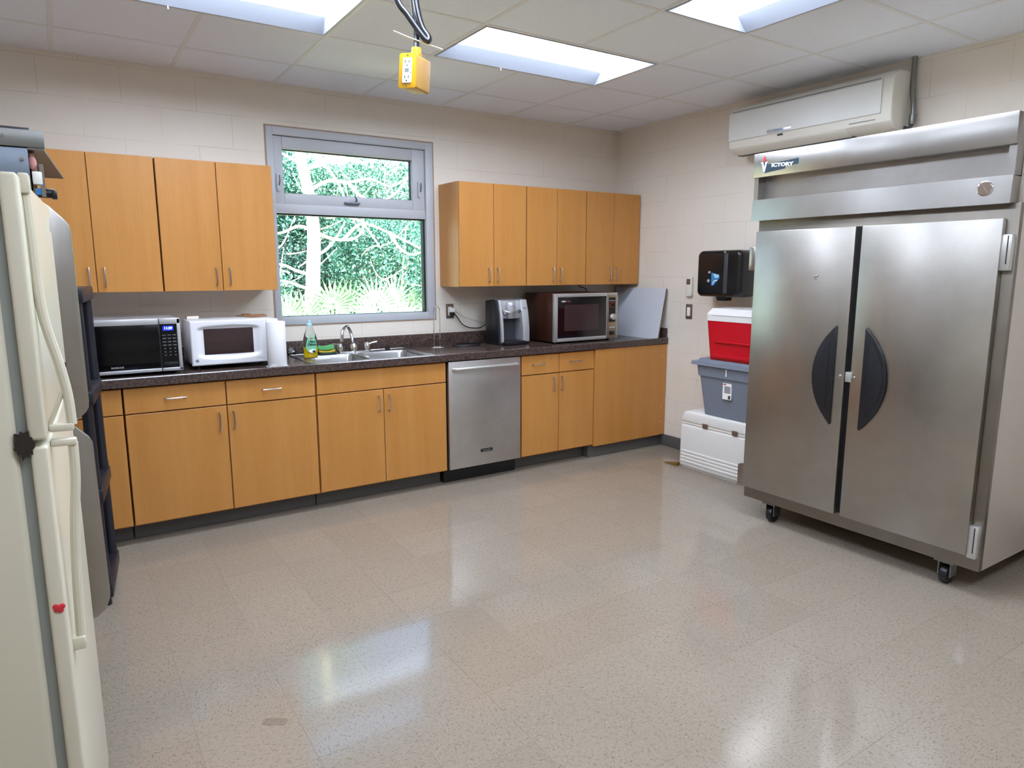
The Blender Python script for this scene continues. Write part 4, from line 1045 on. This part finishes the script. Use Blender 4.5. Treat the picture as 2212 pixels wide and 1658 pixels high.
# half-door steel cabinet behind it
t = thing('holding_cabinet', 'stainless steel cabinet with two thick half doors behind the almond fridge', 'appliance', (-4.65, -2.17, 0))
y0, y1 = -2.50, -1.83
b = mb('steel').box(-5.10, -4.338, y0 + .005, y1 - .005, .12, 1.70, .004); b.build('body', t)
for x in (-5.05, -4.40):
    for y in (y0 + .05, y1 - .05): mb('black').cyl((x, y, 0), (x, y, .122), .022, .018, n=16).build('leg', t)
mb('darkgrey').box(-4.345, -4.325, y0 + .02, y1 - .02, .14, .43, .002).build('lower_grille', t)
ud = mb('steelv').prism([(-4.337, 1.715), (-4.303, 1.688), (-4.272, 1.655), (-4.261, 1.64), (-4.257, 1.62), (-4.256, 1.13), (-4.258, 1.112), (-4.266, 1.098), (-4.297, 1.070), (-4.337, 1.066)], 'y', y0, y1, .003).build('upper_door', t)
LP = [(-4.337, 1.062), (-4.298, 1.058), (-4.266, 1.023), (-4.257, 1.003), (-4.252, .53), (-4.254, .51), (-4.267, .474), (-4.29, .455), (-4.337, .45)]
ld = mb('steelv').prism(LP, 'y', y0, y0 + .02, .003).prism([(-4.337, .90), (-4.30, .88), (-4.262, .84), (-4.256, .80)] + LP[4:], 'y', y0 + .019, y1, .003).build('lower_door', t)
mb('chrome').tube([(-4.30, y0 - .002, 1.068), (-4.288, y0 - .004, 1.085)], .003, 6, sm=0).build('latch', t)
b = mb('grey').box(-5.10, -4.338, y0, y1, 1.70, 1.84, .002); b.build('control_box', t)
mb('hoodsteel').box(-5.10, -4.298, y0 - .004, y1 + .004, 1.842, 1.888, .002).build('top_hood', t)
b = mb('hoodsteel')
b.raw([(-4.338, y0, 1.842), (-4.300, y0, 1.842), (-4.252, y1, 1.842), (-4.338, y1, 1.842), (-4.338, y0, 1.836), (-4.300, y0, 1.836), (-4.252, y1, 1.836), (-4.338, y1, 1.836)], [(0, 1, 2, 3), (4, 7, 6, 5), (0, 4, 5, 1), (1, 5, 6, 2), (2, 6, 7, 3), (3, 7, 4, 0)]); b.build('visor', t, smooth=False)
mb('steel').box(-4.316, -4.306, y0, y0 + .02, 1.715, 1.80).build('post', t)
mb('outletwhite').box(-4.334, -4.311, y0 - .002, y0 + .03, 1.745, 1.78, .003).build('switch_box', t)
mb('pink').sph((-4.33, y0 + .015, 1.803), .014, (.7, .6, 1.4)).build('indicator', t)
mb('bluesticker').box(-4.33, -4.312, y0 + .001, y0 + .006, 1.718, 1.735).build('sticker', t)
mb('orange').box(-4.335, -4.325, y0 + .02, y1, 1.715, 1.83).build('control_face', t)
b = mb('black').cyl((-4.335, y0 + .06, 1.728), (-4.285, y0 + .06, 1.728), .013, n=16, b=.002).box(-4.294, -4.28, y0 + .045, y0 + .075, 1.712, 1.735, .003); b.build('knob', t)
for x, z in ((-4.352, 1.81), (-4.391, 1.868)): mb('screw').lathe([(.005, 0), (.004, -.003)], (x, y0 - .004, z), 12, 'y').build('rivet', t)
o = mb('black').box(-4.62, -4.33, y0 + .01, y0 + .2, 1.888, 1.8955, .002).build('baking_sheet')
tag(o, 'thin black tray lying on top of the steel cabinet behind the almond fridge', 'tray')

# black resin shelf
t = thing('storage_shelf', 'black plastic shelving unit between the steel cabinet and the base cabinets', 'shelf', (-4.221, -1.405, 0), (0, 0, math.radians(-6.7)))
for k, z in enumerate((.04, .485, .93, 1.375)):
    b = mb('navy').box(-.86, 0, 0, .452, z, z + .062, .006)
    b.box(-.84, -.02, .02, .432, z - .004, z + .001)
    b.build('tier', t, **L)
for x in (-.83, -.030):
    for y in (.030, .422):
        b = mb('navy')
        for z in (.10, .545, .99): b.cyl((x, y, z), (x, y, z + .387), .024, .022, n=16).cyl((x, y, z), (x, y, z + .03), .026, n=16)
        b.cyl((x, y, 0), (x, y, .042), .02, .016, n=16); b.build('post', t, **L)

# floor mark
# ================================================================== HANGING OUTLET
rz = math.atan2(-.767, .544)
t = thing('hanging_outlet_box', 'yellow outlet box with white receptacle hanging from black cords', 'outlet box', (-3.2289, -2.557, 2.1888), (0, math.radians(4.5), rz))
hw, hh = .0345, .057
mb('yellow').prism(rrect(-hw, hw, -hh, hh, .008), 'y', 0, .007, .002).build('cover_plate', t, **L)
V = []; 
b = mb('tan').prism(rrect(-hw + .002, hw - .002, -hh + .002, hh - .002, .007), 'y', .007, .105, .003); b.build('box_body', t, **L)
r_ = mb('outletwhite').prism(rrect(-.0178, .0178, -.041, .041, .003), 'y', -.004, .001, .0015).build('receptacle', t, **L)
s_ = mb('black')
for zc in (.025, -.024):
    s_.box(-.0085, -.006, -.0046, -.003, zc - .002, zc + .007).box(.006, .0085, -.0046, -.003, zc - .002, zc + .007).cyl((0, -.0046, zc - .0095), (0, -.003, zc - .0095), .0024, n=10)
s_.box(.0135, .0155, -.0046, -.003, -.010, -.006); s_.build('slots', r_, **L)
mb('textgrey').box(-.008, .008, -.0045, -.003, .0005, .006).box(-.008, .008, -.0045, -.003, -.006, -.0005).build('test_button', r_, **L)
for z in (.049, -.049): mb('screw').cyl((0, -.002, z), (0, .001, z), .0032, n=12).build('screw', t, **L)
mb('yellow').cyl((.0, .055, .055), (.0, .055, .088), .0175, .0165, n=20, b=.002).cyl((.0, .055, .062), (.0, .055, .070), .021, n=6).build('strain_relief', t, **L)
def fromw(pts): return [RM[t].inverted() @ Vector(p) for p in pts]
top = Vector(RM[t] @ Vector((0, .055, .086)))
c1 = [(-3.30, -2.43, H), (-3.262, -2.445, 2.58), (-3.2274, -2.4849, 2.4355), (-3.2025, -2.5112, 2.3848), (-3.174, -2.5411, 2.3277), (-3.154, -2.5604, 2.2959), (-3.1455, -2.558, 2.309), (-3.1587, -2.535, 2.3482), (-3.168, -2.515, 2.42), (-3.17, -2.49, 2.55), (-3.17, -2.47, H)]
c2 = [(-3.15, -2.44, H), (-3.16, -2.46, 2.55), (-3.1616, -2.4763, 2.451), (-3.162, -2.4866, 2.4026), (-3.163, -2.4986, 2.3543), tuple(top)]
mb('black').tube(fromw(c1), .0102, 10).build('cord', t, **L)
mb('black').tube(fromw(c2), .0102, 10).build('cord', t, **L)
mb('outletwhite').tube(fromw([(-3.2435, -2.4827, 2.3328), (-3.1996, -2.5157, 2.3104), (-3.165, -2.54, 2.295), (-3.1061, -2.5849, 2.2689)]), .0046, 6, flat=.5).build('cable_tie', t, **L)

# ================================================================== LIGHT, SKY, CAMERA
wd = bpy.data.worlds.new('sky'); SC.world = wd; wd.use_nodes = True
nt = wd.node_tree; bg = nt.nodes['Background']
sky = nt.nodes.new('ShaderNodeTexSky'); sky.sky_type = 'NISHITA'; sky.sun_disc = False
sky.sun_elevation = math.radians(50); sky.sun_rotation = math.radians(160)
nt.links.new(sky.outputs[0], bg.inputs[0]); bg.inputs[1].default_value = .5
sl_ = bpy.data.lights.new('sun', 'SUN'); sl_.energy = 34; sl_.angle = .01; sl_.color = (1, .96, .88)
so = bpy.data.objects.new('sun', sl_); COL.objects.link(so)
so.rotation_euler = Vector((.32, .5, -1.0)).to_track_quat('-Z', 'Y').to_euler()

cam = bpy.data.cameras.new('camera'); co = bpy.data.objects.new('camera', cam); COL.objects.link(co)
cam.sensor_width = 36; cam.sensor_fit = 'HORIZONTAL'; cam.lens = 1481.236 / 2212 * 36
cam.clip_start = .02
R = Matrix(((0.83789511, 0.09039032, -0.53829487), (-0.5458302, 0.13680379, -0.82665235), (-0.00108059, 0.98646557, 0.163965)))
co.matrix_world = Matrix.Translation((-4.2951, -4.8520, 1.5113)) @ R.to_4x4()
SC.camera = co
vs = SC.view_settings; vs.view_transform = 'Standard'; vs.look = 'None'; vs.gamma = 1; vs.use_curve_mapping = False; vs.exposure = 1.14
